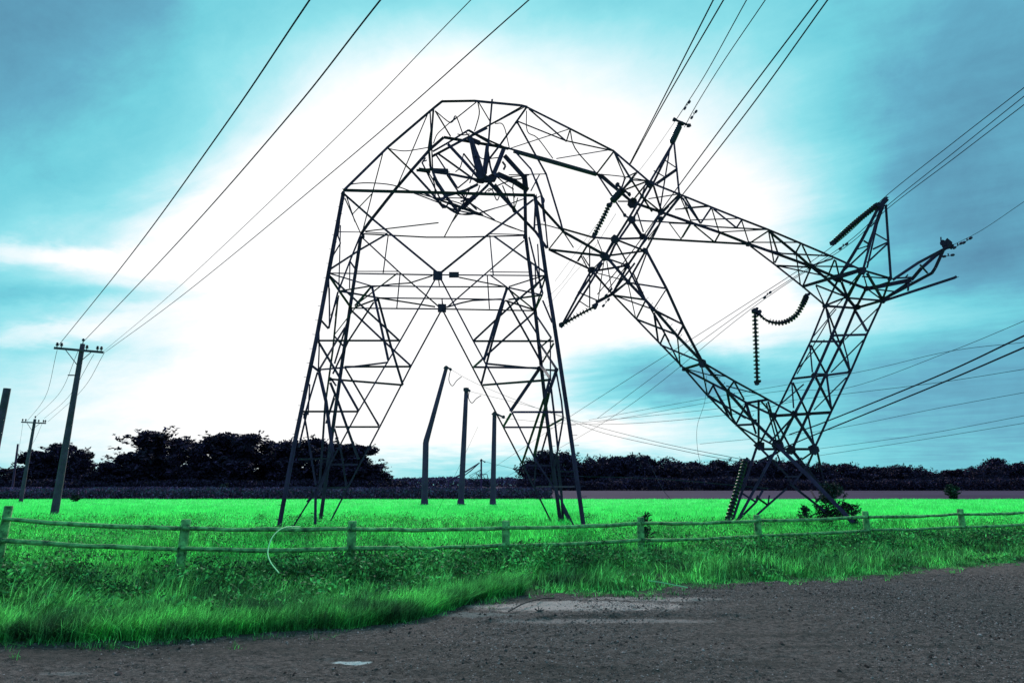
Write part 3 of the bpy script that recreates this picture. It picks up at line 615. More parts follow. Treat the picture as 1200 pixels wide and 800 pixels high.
# --- horizontal beams and the inner V
chord('front_beam', 0, '402 223 f;520 226 f;627 229 f', 4.2)
chord('rear_beam', 0, '424 274 b;500 278 b;540 278 b;615 276 b', 1.9)
chord('front_girt', 0, '385 320 f;513 322 f;640 323 f', 1.7)
chord('rear_girt', 0, '411 361 b;518 362 b;626 364 b', 1.9)
chord('middle_girt', 0, '435 335 f;516 336 f;594 336 f', 1.8)
chord('middle_girt', 0, '444 349 b;536 350 b;590 351 b', 1.8)
chord('inner_strut', 0, '513 322 f;469 399 f;419 483 f;396 526 f;372 571 f;344 616 f', 1.9)
chord('inner_strut:2', 0, '518 362 b;481 430 b;445 500 b;408 570 b;386 613 b', 2.0)
chord('inner_strut:3', 0, '514 322 f;555 400 f;600 483 f;626 536 f;656 582 f;673 617 f', 2.0)
chord('inner_strut:4', 0, '518 362 b;564 450 b;612 543 b;648 615 b', 2.0)
chord('knee_strut', 0, '436 336 f;446 380 f;455 422 f', 3.2)
chord('knee_strut:2', 0, '443 350 b;458 405 b;472 451 b', 3.0)
chord('knee_strut:3', 0, '594 338 f;580 380 f;567 422 f', 3.6)
chord('knee_strut:4', 0, '591 352 b;577 400 b;564 450 b', 2.8)
chord('knee_strut:5', 0, '385 322 f;430 364 f;468 399 f', 2.6)
chord('knee_strut:6', 0, '411 363 b;448 398 b;482 429 b', 2.6)
chord('knee_strut:7', 0, '640 323 f;600 357 f;555 399 f', 2.6)
chord('knee_strut:8', 0, '626 366 b;590 398 b;555 430 b', 2.6)
chord('portal_diagonal', 0, '404 228 f;437 257 f;512 319 f', 2.9)
chord('portal_diagonal:2', 0, '625 234 f;573 274 f;516 320 f', 2.9)
chord('portal_diagonal:3', 0, '424 278 b;468 319 b;515 360 b', 1.9)
chord('portal_diagonal:4', 0, '614 282 b;571 319 b;524 360 b', 1.9)
# --- crown arch
chord('arch_chord', 1, '118 612 f;370 365 f;640 135 f;690 95 31;880 92 31.2;1150 118 31.4;1190 128 31.5', 3.4)
chord('arch_chord:2', 1, '215 872 b;265 800 b;420 605 b;510 500 b;620 375 b;700 305 b;1000 355 33;1080 372 33', 4.0)
chord('arch_chord:3', 2, '-50 300 32.5;0 270 32.5;120 205 32;260 125 31.5', 2.4)
chord('arch_chord:4', 4, '400 30 b;515 180 b;640 310 b;705 405 32.5', 3.6)
chord('arch_chord:5', 4, '630 110 f;700 195 30;800 305 30.5', 3.6)
# --- bridge box truss, four chords
chord('bridge_chord', 0, '618 126 31.5;668 151 31.2;719 177 31;762 214 30.8;797 228 30.6;834 243 30.5;869 257 30.4;900 269 30.3;938 285 30.2;978 302 30.1;1009 316 30.1;1043 326 30.2', 2.7)
chord('bridge_chord:2', 0, '606 142 32.5;663 165 32.3;719 177 31', 1.9)
chord('bridge_chord:3', 0, '702 205 33;741 237 32.7;773 248 32.2;810 261 32;845 273 31.9;878 286 31.8;912 298 31.8;950 312 31.8;982 326 31.8;1015 338 31.8', 3.6)
chord('bridge_chord:4', 0, '741 258 30.5;775 260 30.5;809 262 30.5;840 266 30.5;900 269 30.3', 2.0)
chord('bridge_chord:5', 0, '900 270 30.3;933 297 31;950 312 31.6;968 326 32.2;992 348 33', 3.4)
chord('bridge_chord:6', 0, '720 280 32.6;753 279 32.6;840 284 32.4;877 286 31.8', 2.9)
chord('bridge_chord:7', 0, '879 288 31.8;908 310 32;941 336 32.2;967 358 32.4', 2.3)
chord('bridge_chord:8', 0, '705 205 33;740 236 32.7', 3.2)
# --- left boom of the head going down to the foot
chord('boom_chord', 0, '757 293 31.2;781 338 31.6;801 382 32;823 424 32.4', 3.6)
chord('boom_chord:2', 0, '659 271 31.5;709 299 31.6;736 330 31.8;768 364 32;794 394 32.2;823 424 32.4;852 458 33;882 492 33.4;912 521 33.6', 3.8)
chord('boom_chord:3', 0, '643 292 33;693 316 33.2;718 345 33.4;746 374 33.6;774 403 33.8;802 432 34;828 462 34.2;859 494 34.4;889 522 34.6', 2.4)
chord('boom_chord:4', 0, '802 432 34;836 450 34;854 459 34;875 472 34;907 487 34.2', 2.8)
chord('boom_chord:5', 0, '826 426 32.4;860 446 32.4;900 468 32.5;931 485 32.6', 2.6)
chord('boom_chord:6', 0, '742 320 33.2;757 352 33.2;779 391 33.4;798 430 33.9', 2.0)
# --- right mast from head to foot
chord('mast_chord', 0, '967 358 32.4;950 400 32.8;929 443 33.2;908 486 33.8;889 522 34.6', 2.4)
chord('mast_chord:2', 0, '1009 318 30.3;994 348 32.2;975 393 32.4;955 439 32.5;931 485 32.6;912 522 33.6', 3.4)
chord('mast_chord:3', 0, '1015 338 31.8;1003 361 33.4;988 397 33.6;967 440 33.8;947 485 34;928 527 34.4', 3.2)
chord('mast_chord:4', 0, '1043 326 30.2;1034 352 31.6;1016 391 32;997 435 32.3;974 482 32.6;954 526 33', 2.6)
# --- legs of the foot
chord('foot_leg', 0, '889 522 34.6;886 526 34.6;858 611 33', 3.0)
chord('foot_leg:2', 0, '912 522 33.6;863 612 31.5', 3.2)
chord('foot_leg:3', 0, '907 518 33.6;950 560 32.5;1000 612 31', 4.6)
chord('foot_leg:4', 0, '928 527 34.4;965 574 33.5;1005 620 32', 3.8)
chord('foot_brace', 0, '922 572 33.5;887 603 32.6', 2.4)
chord('foot_brace:2', 0, '926 567 33.5;967 599 32.3', 2.8)
# --- cross arm (the diagonal spindle)
chord('cross_arm_chord', 9, '745 185 31;600 430 30.9;490 620 31.2;345 850 31.6', 3.0)
chord('cross_arm_chord:2', 9, '735 205 32;620 440 31.6;510 630 32;400 790 32.2;360 880 32.4', 3.0)
chord('cross_arm_chord:3', 9, '780 490 30.6;670 600 31.2;550 800 31.8;475 910 32.4;390 1070 33', 3.0)
chord('cross_arm_chord:4', 9, '783 500 30.6;675 640 31.4;600 790 32;480 1000 32.6;400 1060 33', 2.8)
chord('cross_arm_chord:5', 10, '345 300 31.6;180 540 32.2;100 690 32.6', 2.8)
chord('cross_arm_chord:6', 10, '330 340 32.8;240 490 32.8;110 695 32.6', 2.8)

# --- lacing of the two portal legs
brace('leg_lacing:left', 3, '''1.5: 290 180, 290 250, 280 330, 295 375, 250 450; 1.2: 295 270, 285 660; 2.2: 570 320 b, 415 410, 230 530 f; 1: 270 308, 410 310;
 1.3: 320 110 f, 410 310 b; 1.2: 480 85 f, 365 205 b; 1.5: 225 550 f, 475 625 f; 3: 225 560 f, 285 650 , 355 750 b; 2: 285 650, 350 480, 415 320 b; 2: 350 480, 385 530 b; 1.2: 350 490, 348 640;
 2.5: 290 655 f, 520 695 b; 1.8: 290 655 f, 475 625 f; 2: 380 740 b, 475 630 f; 2: 380 750 b, 500 705 b; 1.3: 380 740 b, 630 550 f; 1.6: 225 560 f, 232 800 f; 1.6: 280 690, 240 800; 1.6: 285 680, 265 800''')
brace('leg_lacing:left', 5, '''1.5: 380 40 f, 380 270 f; 2.5: 330 225 f, 375 275 f; 2: 430 60 f, 375 275 f; 2.2: 430 90 f, 400 400, 360 690 b; 2.5: 315 345 f, 790 345 f; 1.5: 320 400 f, 315 520 f; 1.5: 318 240 f, 320 400 f;
 2: 470 270 b, 320 515 f; 2: 405 315, 460 375 b; 2: 640 120 b, 490 350, 400 540 b; 1.2: 620 40 f, 410 310 b; 2.5: 470 498 b, 860 497 b; 2: 320 515 f, 500 500, 725 472 f; 3: 275 490 f, 320 525 f;
 2.8: 315 350 f, 440 560, 550 755 f; 2: 470 500 b, 645 800 b, 670 840 b; 2.5: 380 570 b, 810 605 b; 2: 385 560, 420 610 b; 4: 320 530 f, 360 700 f, 400 1000 f; 2.4: 220 760 f, 545 760 f; 2: 310 530 f, 230 800 f; 1.5: 265 600 f, 255 780 f;
 3: 385 590 b, 430 700 b, 465 800 b, 550 1040 b; 1.5: 410 660 b, 380 760 b; 2: 505 170 b, 410 480''')
brace('leg_lacing:left', 7, '''2: 415 200 b, 670 200 b; 2: 670 195 b, 645 150 b; 2: 230 120 f, 245 200 f, 300 540 f; 2: 250 110 f, 200 320 f; 2.5: 360 0 b, 340 300 b, 320 560 b; 2: 410 210 b, 450 350 b, 480 550 b; 2: 410 30 b, 360 180 b;
 1.8: 200 390 f, 400 385 f; 2: 380 420 b, 545 420 b; 1.5: 150 552 f, 295 555 f; 2: 360 557 b, 480 555 b; 3: 300 560 f, 297 770 f; 3: 400 350 f, 320 570 f, 250 640 f; 2: 235 115 f, 250 125 f''')
brace('leg_lacing:right', 4, '''1.2: 370 330 b, 390 560 f; 2.2: 395 335 b, 500 410, 700 550 f; 1.5: 370 560 f, 470 632 f; 1.2: 355 560 b, 368 760 b; 2: 600 340 b, 680 670 f; 1.5: 650 380 f, 665 640 f; 1.5: 700 560 f, 480 630 f;
 1.8: 480 635 f, 675 678 f; 2: 480 705 b, 680 678 f; 2: 475 640 f, 625 760 b; 2: 460 710 b, 630 765 b; 2: 700 560 f, 635 765 b; 2: 680 670 f, 640 760 b; 2: 700 555 f, 620 650 b; 1.2: 645 110 f, 670 100 f, 690 125 f, 670 170 f;
 2.5: 637 150 f, 630 300 f; 1.6: 610 490 f, 625 650 f; 1.6: 635 500 f, 640 620 f''')
brace('leg_lacing:right', 6, '''2.5: 275 348 f, 745 348 f; 2.5: 275 500 b, 660 505 b; 2.5: 350 480 f, 660 510 b; 2.5: 330 605 b, 720 575 f; 2.5: 470 110 b, 670 470 b; 2: 480 40 f, 650 310 f; 2: 630 180 b, 730 330 f; 2.5: 650 345 b, 760 510 f;
 2: 730 330 f, 665 385 b; 2.5: 745 360 f, 680 470 b; 4: 660 510 b, 490 760 b; 3: 720 575 f, 690 680 f, 560 1060 b; 4: 760 520 f, 715 650 f, 630 1020 b; 3: 670 490 b, 720 560 f; 2: 690 515 b, 760 520 f; 1.5: 725 340 f, 725 570 f;
 2: 680 110 f, 735 240 f; 2.5: 505 763 f, 800 763 f; 2.5: 725 590 f, 750 800 f, 770 990 f; 2: 760 530 f, 790 700 f, 800 800 f; 2.4: 275 500 b, 320 460 f''')
brace('leg_lacing:right', 8, '''2: 455 202 b, 705 202 b; 2: 710 200 b, 800 150 f; 2.5: 450 198 b, 495 120 f; 2: 800 150 f, 765 350 f; 2: 710 220 b, 670 360 b; 1.5: 640 400 b, 630 550 b; 1.8: 570 425 b, 730 425 b; 1.5: 640 550 b, 870 550 f; 1.5: 780 460 f, 870 462 f;
 3: 765 350 b, 720 550 b; 3: 765 370 b, 790 600 b, 800 765 b; 3: 790 660 b, 850 780 b''')
brace('portal_lacing', 3, '''1.3: 440 305 b, 870 255 32; 1: 440 310 b, 570 318 b; 1.2: 575 325 b, 545 550 b; 1.2: 645 545 b, 625 755 b; 1: 390 540 b, 640 540 b; 1.5: 470 632 f, 600 615 , 700 608, 835 565 f; 1.8: 520 695 b, 850 747 b; 1.2: 870 590 f, 875 625 f; 1.2: 890 705 b, 895 740 b; 1.4: 395 553 b, 830 560 f''')
brace('portal_lacing', 4, '''1.8: 115 750 b, 200 725, 270 710, 440 702 b; 1.5: 190 575 f, 450 628 f; 1: 370 320 b, 575 325 b; 1: 370 543 b, 600 545 b; 1.2: 70 590 f, 75 625 f; 1.2: 90 700 b, 92 740 b; 1.2: 105 335 b, 180 190 31.5; 1: 450 265 b, 500 285, 580 310 b; 1.2: 630 270 f, 680 265, 795 295''')
# --- crumpled steel in the crown
brace('arch_lacing', 1, '''2.6: 640 135, 622 380; 1.6: 620 150, 630 370, 635 490; 1.2: 605 170, 420 610; 1.2: 345 390, 290 600, 222 865; 2.2: 370 365 f, 510 500 b; 1: 375 370 f, 420 380, 480 385, 550 375, 620 362 b;  1.2: 130 650 f, 180 800 f;
 1.2: 135 600 f, 160 580, 260 572, 400 585, 520 625, 650 660, 790 690, 925 765 b; 1.2: 650 150, 740 220, 770 180, 810 280; 1.8: 650 150, 740 300; 1.3: 890 100, 740 220; 1.3: 900 100, 908 170, 880 270; 1.3: 905 100, 970 210; 1.0: 640 340, 660 290, 700 250, 770 190; 2.6: 620 470, 660 560, 720 650''')
brace('crumpled_bar', 1, '''2.6: 510 500 b, 620 620 31.5, 700 720 31; 1.2: 600 440, 575 460 31, 640 560 31, 650 650 31; 1.4: 560 620 31, 640 660 31, 800 720 31, 930 765 31; 1.2: 520 630 31, 700 700 31, 800 755 31, 900 750 31, 1000 720 31; 1.2: 750 800 31, 790 740 31, 860 590 31.5; 1.4: 780 640 31, 900 720 31, 1000 790 31; 1.6: 650 400, 780 600 31.5; 1: 650 660 31, 760 660 31, 880 665 31;
 2.4: 640 540 31, 700 640 31, 780 740 31, 900 640 31.5, 980 560 31.5''')
brace('arch_lacing', 2, '''1: 100 225, 150 235, 185 370; 1: 270 130, 100 220; 2.6: 285 130, 130 350, 60 440, 40 540; 2.4: 230 215, 400 520, 485 800, 497 850; 1: 285 150, 290 270, 350 310, 440 430; 1: 540 255, 190 370; 1.5: 540 260, 520 325; 1.3: 540 260, 570 370, 690 510; 1: 760 380, 460 430; 2: 300 140, 520 330; 2: 795 390, 695 520;
 2: 210 380, 310 490, 370 640, 390 800; 1: 395 520, 180 525; 1.3: 360 525, 310 620; 1.8: 0 290, 130 355''')
brace('arch_lacing', 4, '''1.8: 640 0 , 680 110, 690 200, 710 405; 1.5: 795 310, 720 405; 1.2: 330 190 31.5, 470 150 31.5, 570 115 b; 1.3: 80 120 31, 330 215 31.5, 430 255, 560 305 b''')
brace('fallen_tube', 2, '''5.6: 210 385 33, 350 425 33, 695 522 33; 2.6: 180 370 32.6, 400 430 32.6, 695 515 32.8''', 'steel', 'tube')
brace('crumpled_bar', 22, '''2.6: 50 0, 20 200, 40 400; 2: 60 230, 200 150, 410 20, 480 60; 2.8: 50 280, 200 200, 350 120, 590 0; 3.4: 210 160, 350 310, 520 500 31.5; 2.2: 110 250, 500 530 31.5; 3: -100 415 30, 60 405 30, 200 410 31; 2.8: 60 430 30, 250 455 31, 520 510 31.5;
 4.6: 430 100 32, 470 300 31.6, 520 500 31.3; 5: 440 130 32, 500 300 31.6, 560 490 31.3; 3.4: 590 170 32, 570 320 31.6, 550 480 31.4; 2: 590 170, 620 370 31.5, 640 440 31.5; 2: 640 -280, 615 0 , 580 450 31.5; 4.8: 750 210 32.4, 700 340 32, 650 460 31.5; 1.8: 360 250 31, 510 440 31.5; 1: 360 250 31, 330 380 31, 280 430 31;
 1.8: 200 460 31, 300 610 31, 490 800 31; 2.4: 60 430, 100 550 31, 300 800 31; 1.4: 410 500 31, 300 590 31; 3.2: 500 550 31.3, 380 610 31, 200 660 31, 130 710 30.8; 2: 600 560 31.4, 360 790 31; 2: 490 670 31, 330 720 31; 3.8: 620 540 31.5, 860 800 33; 1: 640 600 31.5, 680 700 31.5, 700 690 31.5, 720 620 31.5; 1.2: 740 560 31.5, 800 700 32, 860 790 33; 1: 850 660, 855 790; 1: 890 680, 860 780;
 1.8: 400 20 32, 650 170 32.5; 2: 480 60 32, 600 120, 760 190; 1: 800 480 32, 1000 460; 1.2: 690 480 31.8, 760 540 32, 850 600 32.5; 1: 490 220 32, 540 300 32, 700 290 32; 2.2: 740 330 32, 770 370 32, 750 410 32; 1.2: 600 620 31.5, 700 560 31.8, 800 520 32; 1: 560 640 31.5, 620 590 31.5, 660 640 31.5; 1.2: 420 540 31, 470 400 31; 1.2: 520 560 31, 470 700 31; 1: 350 800 31, 370 640 31;
 1: 300 60, 360 70, 420 60; 1.2: 380 40, 430 100; 1.2: 800 490 32, 900 500 32.5, 980 470 33; 1: 850 520 32, 840 600 32.5, 860 680 33''')
brace('crumpled_plate', 22, '''6: 690 450 31.8, 850 520 32.5, 990 610 b; 5: 760 270 32.4, 960 490 b; 6: 955 490 b, 970 610 b; 5.5: 400 100 32.2, 520 150 32.4; 5: 560 490 31.4, 640 490 31.6, 700 455 31.8''', 'plate')
brace('crumpled_plate', 21, '''4.6: 108 362 30, 180 372 30.4; 4: 200 375 30.4, 290 368 30.8''', 'plate')
brace('crumpled_bar', 21, '''1.6: 150 290, 130 320 31, 160 380 31, 250 560 31; 1.6: 240 560 31, 270 600 31, 300 560 31; 1.4: 265 590 31, 350 615 31, 500 645 31, 505 640 31, 290 560 31; 1.2: 160 510 31, 260 580 31, 350 635 31, 440 630 31; 2.2: 350 610 31, 470 500 31.5''')
# --- bridge lacing
brace('bridge_lacing', 9, '''2: 300 370, 460 610, 500 640; 1: 300 370, 450 385, 600 410; 1.5: 395 235, 465 400; 2.6: 395 235, 500 405; 2.2: 500 405, 620 590; 1.2: 600 515, 780 487; 1.2: 780 490, 850 650; 2: 790 500, 905 660; 2: 965 570, 905 660; 1.3: 755 577, 960 560; 4: 500 640, 565 740; 1.5: 530 580, 570 710; 1: 720 655, 790 750; 1.5: 840 665, 790 750; 1: 865 670, 980 765;
 2.5: 95 690, 270 740, 400 750; 1.3: 95 700, 160 800; 2.4: 720 655, 850 660; 2: 600 410, 500 535; 1.6: 420 530, 500 530''')
brace('bridge_lacing', 11, '''1.2: 0 120, 150 105; 2: 170 115, 105 210; 2.2: 10 50, 105 210; 1.2: 5 60, 45 190; 1.3: 170 120, 215 265; 2: 180 125, 315 235; 2: 345 190, 315 235; 1.2: 45 190, 320 180; 1.3: 345 190, 385 315; 1.2: 220 260, 480 245; 1.8: 500 255, 400 320; 2: 215 270, 190 315; 1: 70 220, 185 315; 1.5: 50 210, 0 290;
 1.3: 395 320, 690 320; 1.5: 505 260, 535 440; 2: 520 270, 560 390; 2: 540 440, 560 400; 2: 690 330, 660 385; 1.8: 700 335, 750 440; 1.8: 400 340, 580 385, 880 400; 2: 545 455, 740 465; 1.5: 545 455, 850 520; 1.3: 665 390, 690 570; 2: 750 470, 705 575; 2.8: 705 580, 880 530; 1.8: 760 455, 880 415; 1.5: 760 460, 1000 462; 1.8: 890 420, 850 520; 1.8: 895 425, 915 510; 2: 45 210, 130 225''')
# --- cross arm lacing
brace('cross_arm_lacing', 9, '''1.6: 725 220 31.5, 670 560; 2.4: 750 190 31, 780 490; 2: 770 335 30.8, 620 440; 1.6: 770 345 30.8, 650 430; 1.2: 690 285, 765 335 30.8; 1.2: 630 350, 700 390 31; 2.6: 630 440, 670 570; 2: 600 410, 440 470 32.4; 2.4: 530 360 31, 440 470 32.4; 2: 460 400, 440 460 32.4; 1.8: 500 410, 440 470 32.4; 1.6: 500 405, 600 410; 1.2: 590 400, 560 500; 2: 560 500, 670 590; 1.6: 440 470, 500 530; 1.4: 455 395, 530 360; 1.2: 640 640, 720 560; 1.2: 600 760, 690 620''')
brace('cross_arm_lacing', 10, '''3: 15 262, 345 300; 2.6: 15 262, 265 380; 1.3: 205 300, 245 375; 1.3: 215 300, 260 370; 2.4: 185 330, 240 240, 290 190; 1.5: 255 245, 255 600 32.8; 1: 300 205, 330 280; 2.5: 400 200, 580 270; 2.5: 345 300, 580 270; 2: 345 310, 475 355; 2.6: 270 390, 475 355; 2.4: 265 385, 390 525; 1.8: 405 210, 480 350; 2.2: 475 355, 575 560; 2.4: 265 380 33.2, 170 555 32.9; 1.5: 185 510, 300 560; 2.4: 520 340 32, 400 500 33; 2: 270 590 32.8, 390 525 33, 480 450 31.8; 3: 290 570 32.8, 390 520 33; 1: 340 320, 305 560; 1: 355 330, 385 500; 1: 300 400, 470 445; 3: 400 200, 345 300;
 1.2: 410 190, 530 0; 1.2: 270 380, 340 310; 1.2: 190 560, 250 600 32.8; 1.6: 520 470, 590 280''')
# --- boom lacing
brace('boom_lacing', 10, '''2: 480 455, 705 490; 2.4: 395 530, 575 555; 1.5: 395 530, 635 615; 1: 480 460, 525 665; 2: 580 565, 530 665; 1.3: 700 500, 630 610; 2: 635 620, 800 700; 2: 805 710, 770 770; 2.4: 530 670, 775 765; 1.3: 630 640, 655 800; 2: 635 640, 720 800''')
brace('boom_lacing', 13, '''1.3: 335 180, 360 360; 2: 395 305, 370 360; 2: 500 260, 470 320; 1.5: 470 330, 485 490; 2: 370 370, 620 475; 3: 510 510, 610 480; 1: 520 510, 710 560; 1.5: 610 490, 645 660; 2: 680 605, 650 660; 1.5: 640 500, 760 640; 1.5: 660 540, 760 555; 2: 650 665, 870 800; 2: 800 585, 760 640; 1.8: 765 650, 790 800; 2.2: 680 610, 770 790; 1.2: 755 610, 930 655; 2: 805 590, 860 690; 2.8: 875 710, 1000 690; 2.4: 870 720, 900 800; 2: 335 165, 500 250''')
# --- head
brace('head_frame', 12, '''3.6: 0 630, 200 570, 340 530; 3.4: 380 550, 470 705; 2.4: 260 695, 460 710; 3: 315 755, 470 710; 3: 135 742, 315 755; 2.2: 135 740, 260 690; 3.6: 260 690, 315 755; 3: 230 600, 265 690; 2.4: 140 735, 210 590; 2: 80 620, 260 690; 1.3: 80 620, 130 735; 3.4: 350 540, 262 690; 1.5: 350 570, 500 580; 1.3: 360 560, 380 630; 1.5: 390 640, 560 660; 1.5: 385 645, 460 700; 1: 400 635, 510 600; 1.2: 80 510, 320 515; 3: 210 580, 345 535; 1: 150 800, 250 690; 1.2: 280 620, 330 560''')
brace('head_peak', 12, '''3.6: 225 560, 350 355 30.8, 450 160 30.5; 2.8: 360 520, 430 260 30.5, 465 160 30.5; 2: 380 520, 440 260 31, 480 150 30.5; 2.8: 490 150 30.5, 505 370 30.4, 520 580; 2: 360 360 30.8, 400 385 31; 2: 500 370 30.4, 415 410 31; 2: 500 378 30.4, 380 490; 1.5: 430 320 30.6, 500 360 30.4; 2: 400 390 31, 240 540; 1.2: 325 410 31, 400 385 31; 1.2: 400 280 30.8, 440 240 30.8; 1.4: 420 290 30.6, 380 400 31; 3: 440 160 30.5, 500 105 30.4''')
brace('end_horn', 12, '''3.4: 530 590, 680 490 30, 840 405 30; 3.6: 480 700, 760 550 30.6, 780 520 30.4, 830 410 30; 4: 640 590 31, 700 520 30.6, 780 450 30.2, 840 405 30; 5: 390 640, 640 590 31; 2: 540 580, 640 575 31; 3.2: 470 715, 890 578 30.5, 905 570 30.5; 2.4: 480 700, 630 600 31; 2: 625 600 31, 620 655; 2: 690 500 30, 735 550 30.6; 1.4: 600 580 31, 620 560 31''')
# --- mast lacing
brace('mast_lacing', 14, '''2: 540 150, 570 310; 2: 545 160, 620 360; 3: 715 175, 780 290; 2.8: 580 315, 775 310; 2.6: 450 350, 630 350; 3: 570 320, 620 390, 680 520; 1: 600 160, 450 340; 1.3: 860 140, 650 340; 1.3: 760 340, 570 530; 1.5: 445 370, 460 530; 2.2: 450 370, 540 540; 1: 550 230, 370 540; 2.6: 345 568, 460 555, 540 548, 675 530; 2: 470 540, 550 540; 3: 480 560, 575 750; 1.5: 640 350, 665 440, 680 520; 1.5: 340 590, 350 740; 2.2: 345 590, 430 770; 2.2: 545 560, 570 740; 1: 530 340, 365 520; 1.2: 660 560, 470 750; 3.4: 240 785, 570 765; 1.3: 270 720, 410 600; 1.4: 860 140, 780 300''')
brace('foot_lacing', 15, '''2.5: 275 60, 400 40; 2.4: 275 65, 330 240; 2.6: 345 40 33, 345 300; 2: 360 50, 430 130; 2: 400 50, 470 290; 1.5: 390 60, 450 290; 2: 45 20, 300 160; 2.6: 215 190, 310 185; 2: 215 180, 270 70; 2: 230 200, 440 310; 2: 160 0, 190 150; 2.2: 100 0, 215 185; 2.8: 370 330, 660 330; 2.2: 440 150, 530 320; 3.4: 555 130, 680 320; 2: 540 150, 410 290; 1.8: 635 130, 670 310;
 2.6: 340 310, 430 400 34; 2: 350 400 34, 500 325; 1.6: 340 410 34, 460 350; 2.4: 690 350, 705 420 33.5; 2.2: 665 350, 635 420 33.6; 1.8: 665 345, 600 390 34; 2.2: 285 508, 350 510; 2: 250 590, 330 640 33.4, 340 600 33.4; 2.2: 330 610, 395 655; 1.6: 400 655, 408 600 33; 2.4: 370 570 33.5, 330 640, 230 740 33; 1.6: 500 490, 580 490; 1.8: 690 640, 650 570 33.5; 2.2: 680 640, 710 610; 1.6: 705 420 33.5, 740 560 33.5; 1.8: 635 420 33.6, 540 545; 1.8: 430 400 34, 510 480 33.6; 1.6: 510 480 33.6, 540 545; 1.6: 455 360 33.6, 470 400 33.6''')
tower = empty('transmission_tower', TORG)
tag(tower, 'huge buckled steel lattice transmission tower folded over onto its side in the field', 'transmission tower')
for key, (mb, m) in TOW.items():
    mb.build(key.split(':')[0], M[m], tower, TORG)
# gusset plates: sheet, x, y, radius px
GUS = '''0 513 323 8.5;0 518 361 7.5;0 402 227 4;0 425 277 3.6;0 615 278 3.6;0 627 231 3.6;0 385 321 2.6;0 411 362 2.6;0 626 364 2.6;0 640 323 2.6;22 540 505 9;22 640 490 7.5;22 590 505 7.5;22 430 115 4;
9 500 405 4;9 608 428 7.5;9 505 540 8.5;9 562 500 4;9 670 592 6.5;9 675 632 5.5;9 503 642 7;9 400 755 8;9 565 735 6;10 345 302 9;10 265 380 6.5;10 580 272 6;10 475 358 5.5;10 480 450 5;10 390 520 4;9 460 612 3.2;9 850 657 3;9 780 490 3.4;
11 385 330 5;11 750 460 6;12 210 580 7.5;12 352 536 7;12 515 582 4.5;12 375 640 5;12 260 690 5;12 135 742 4.5;12 318 752 5.5;12 470 708 6;11 660 387 3;13 615 478 6.5;13 508 512 4.5;13 330 165 3.6;13 470 322 3;13 762 640 4;
14 575 318 4;14 472 545 4.5;14 540 548 3.6;14 355 775 6;14 240 785 4.5;14 680 525 3.4;14 635 345 3;14 440 772 3.6;15 350 310 8;15 460 308 9;15 535 335 8;15 670 332 8.5;15 430 135 5;15 555 125 5.5;15 320 170 5;15 275 62 3.4;2 230 215 3.4;2 695 520 3;6 665 505 4.5;6 760 515 4;6 470 40 3;6 720 573 3.6;5 320 520 3.2;5 385 572 3.4;5 660 105 3;4 515 185 4.5'''
for g in GUS.split(';'):
    s_, x, y, r_ = [float(v) for v in g.split()]; ox, oy, s = SH[int(s_)]
    X, Y = ox+x/s, oy+y/s; D = depth(X, Y)-.06; mb = MB(); c = at(X, Y, D)
    if s_ == 0 and r_ > 7: mb.bar(c-Vector((0,0,r_*.7*D/F)), c+Vector((0,0,r_*.7*D/F)), r_*1.35*D/F, .025)
    else: mb.poly(c, r_*D/F*.74, random.choice((5, 6, 7)), .025, jit=.22)
    for k in range(3):
        an = random.random()*6.3; u = Vector((math.cos(an), 0, math.sin(an)))*r_*D/F*.45
        mb.bar(c+u-Vector((0,.05,0)), c+u+Vector((0,.05,0)), .05)
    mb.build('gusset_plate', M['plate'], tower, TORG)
# number board between the gussets, step bolts up a leg and the boom
mb = MB(); c = at(532, 322, fd(322)-.05); mb.bar(c-Vector((.24,0,0)), c+Vector((.24,0,0)), .28, .03); mb.build('sign_plate', M['plate'], tower, TORG)
mb = MB()
for (x0, y0, x1, y1, fn, n) in ((327, 612, 402, 230, fd, 46), (657, 600, 628, 372, bd, 22)):
    for i in range(n):
        t = (i+.5)/n; X, Y = x0+(x1-x0)*t, y0+(y1-y0)*t; p = at(X, Y, fn(Y)); s = 1 if i % 2 else -1
        mb.bar(p, p+Vector((s*.16, -.05, 0)), .022)
for i in range(26):
    t = (i+.5)/26; X, Y = 736+(882-736)*t, 330+(492-330)*t; p = at(X, Y, depth(X, Y)); mb.bar(p, p+Vector((.17, -.04, .12)), .022); mb.bar(p+Vector((.17,-.04,.12)), p+Vector((.17,-.04,.17)), .03)
for i in range(10):
    t = (i+.5)/10; X = 684-18*t; Y = 612-120*t; p = at(X, Y, fd(Y)); mb.bar(p, p+Vector((.3, 0, .02)), .022)
mb.build('step_bolt', M['steel'], tower, TORG)['kind'] = 'stuff'
# end fittings of the arms
mb = MB()
p = at(1110, 287, 30); mb.poly(p, .28, 7, .2, jit=.3); mb.poly(p+Vector((-.22,0,.1)), .16, 6, .12); mb.poly(p+Vector((.2,0,-.08)), .13, 6, .12)
mb.bar(p+Vector((-.3,0,0)), p+Vector((-.26,0,.42)), .06)
mb.build('shackle', M['plate'], tower, TORG)
mb = MB(); a, b = at(1030, 243, 30.5), at(1039, 233, 30.4)
mb.bar(a, b, .26, .1); mb.poly(a, .18, 6, .14); mb.build('yoke_plate', M['plate'], tower, TORG)

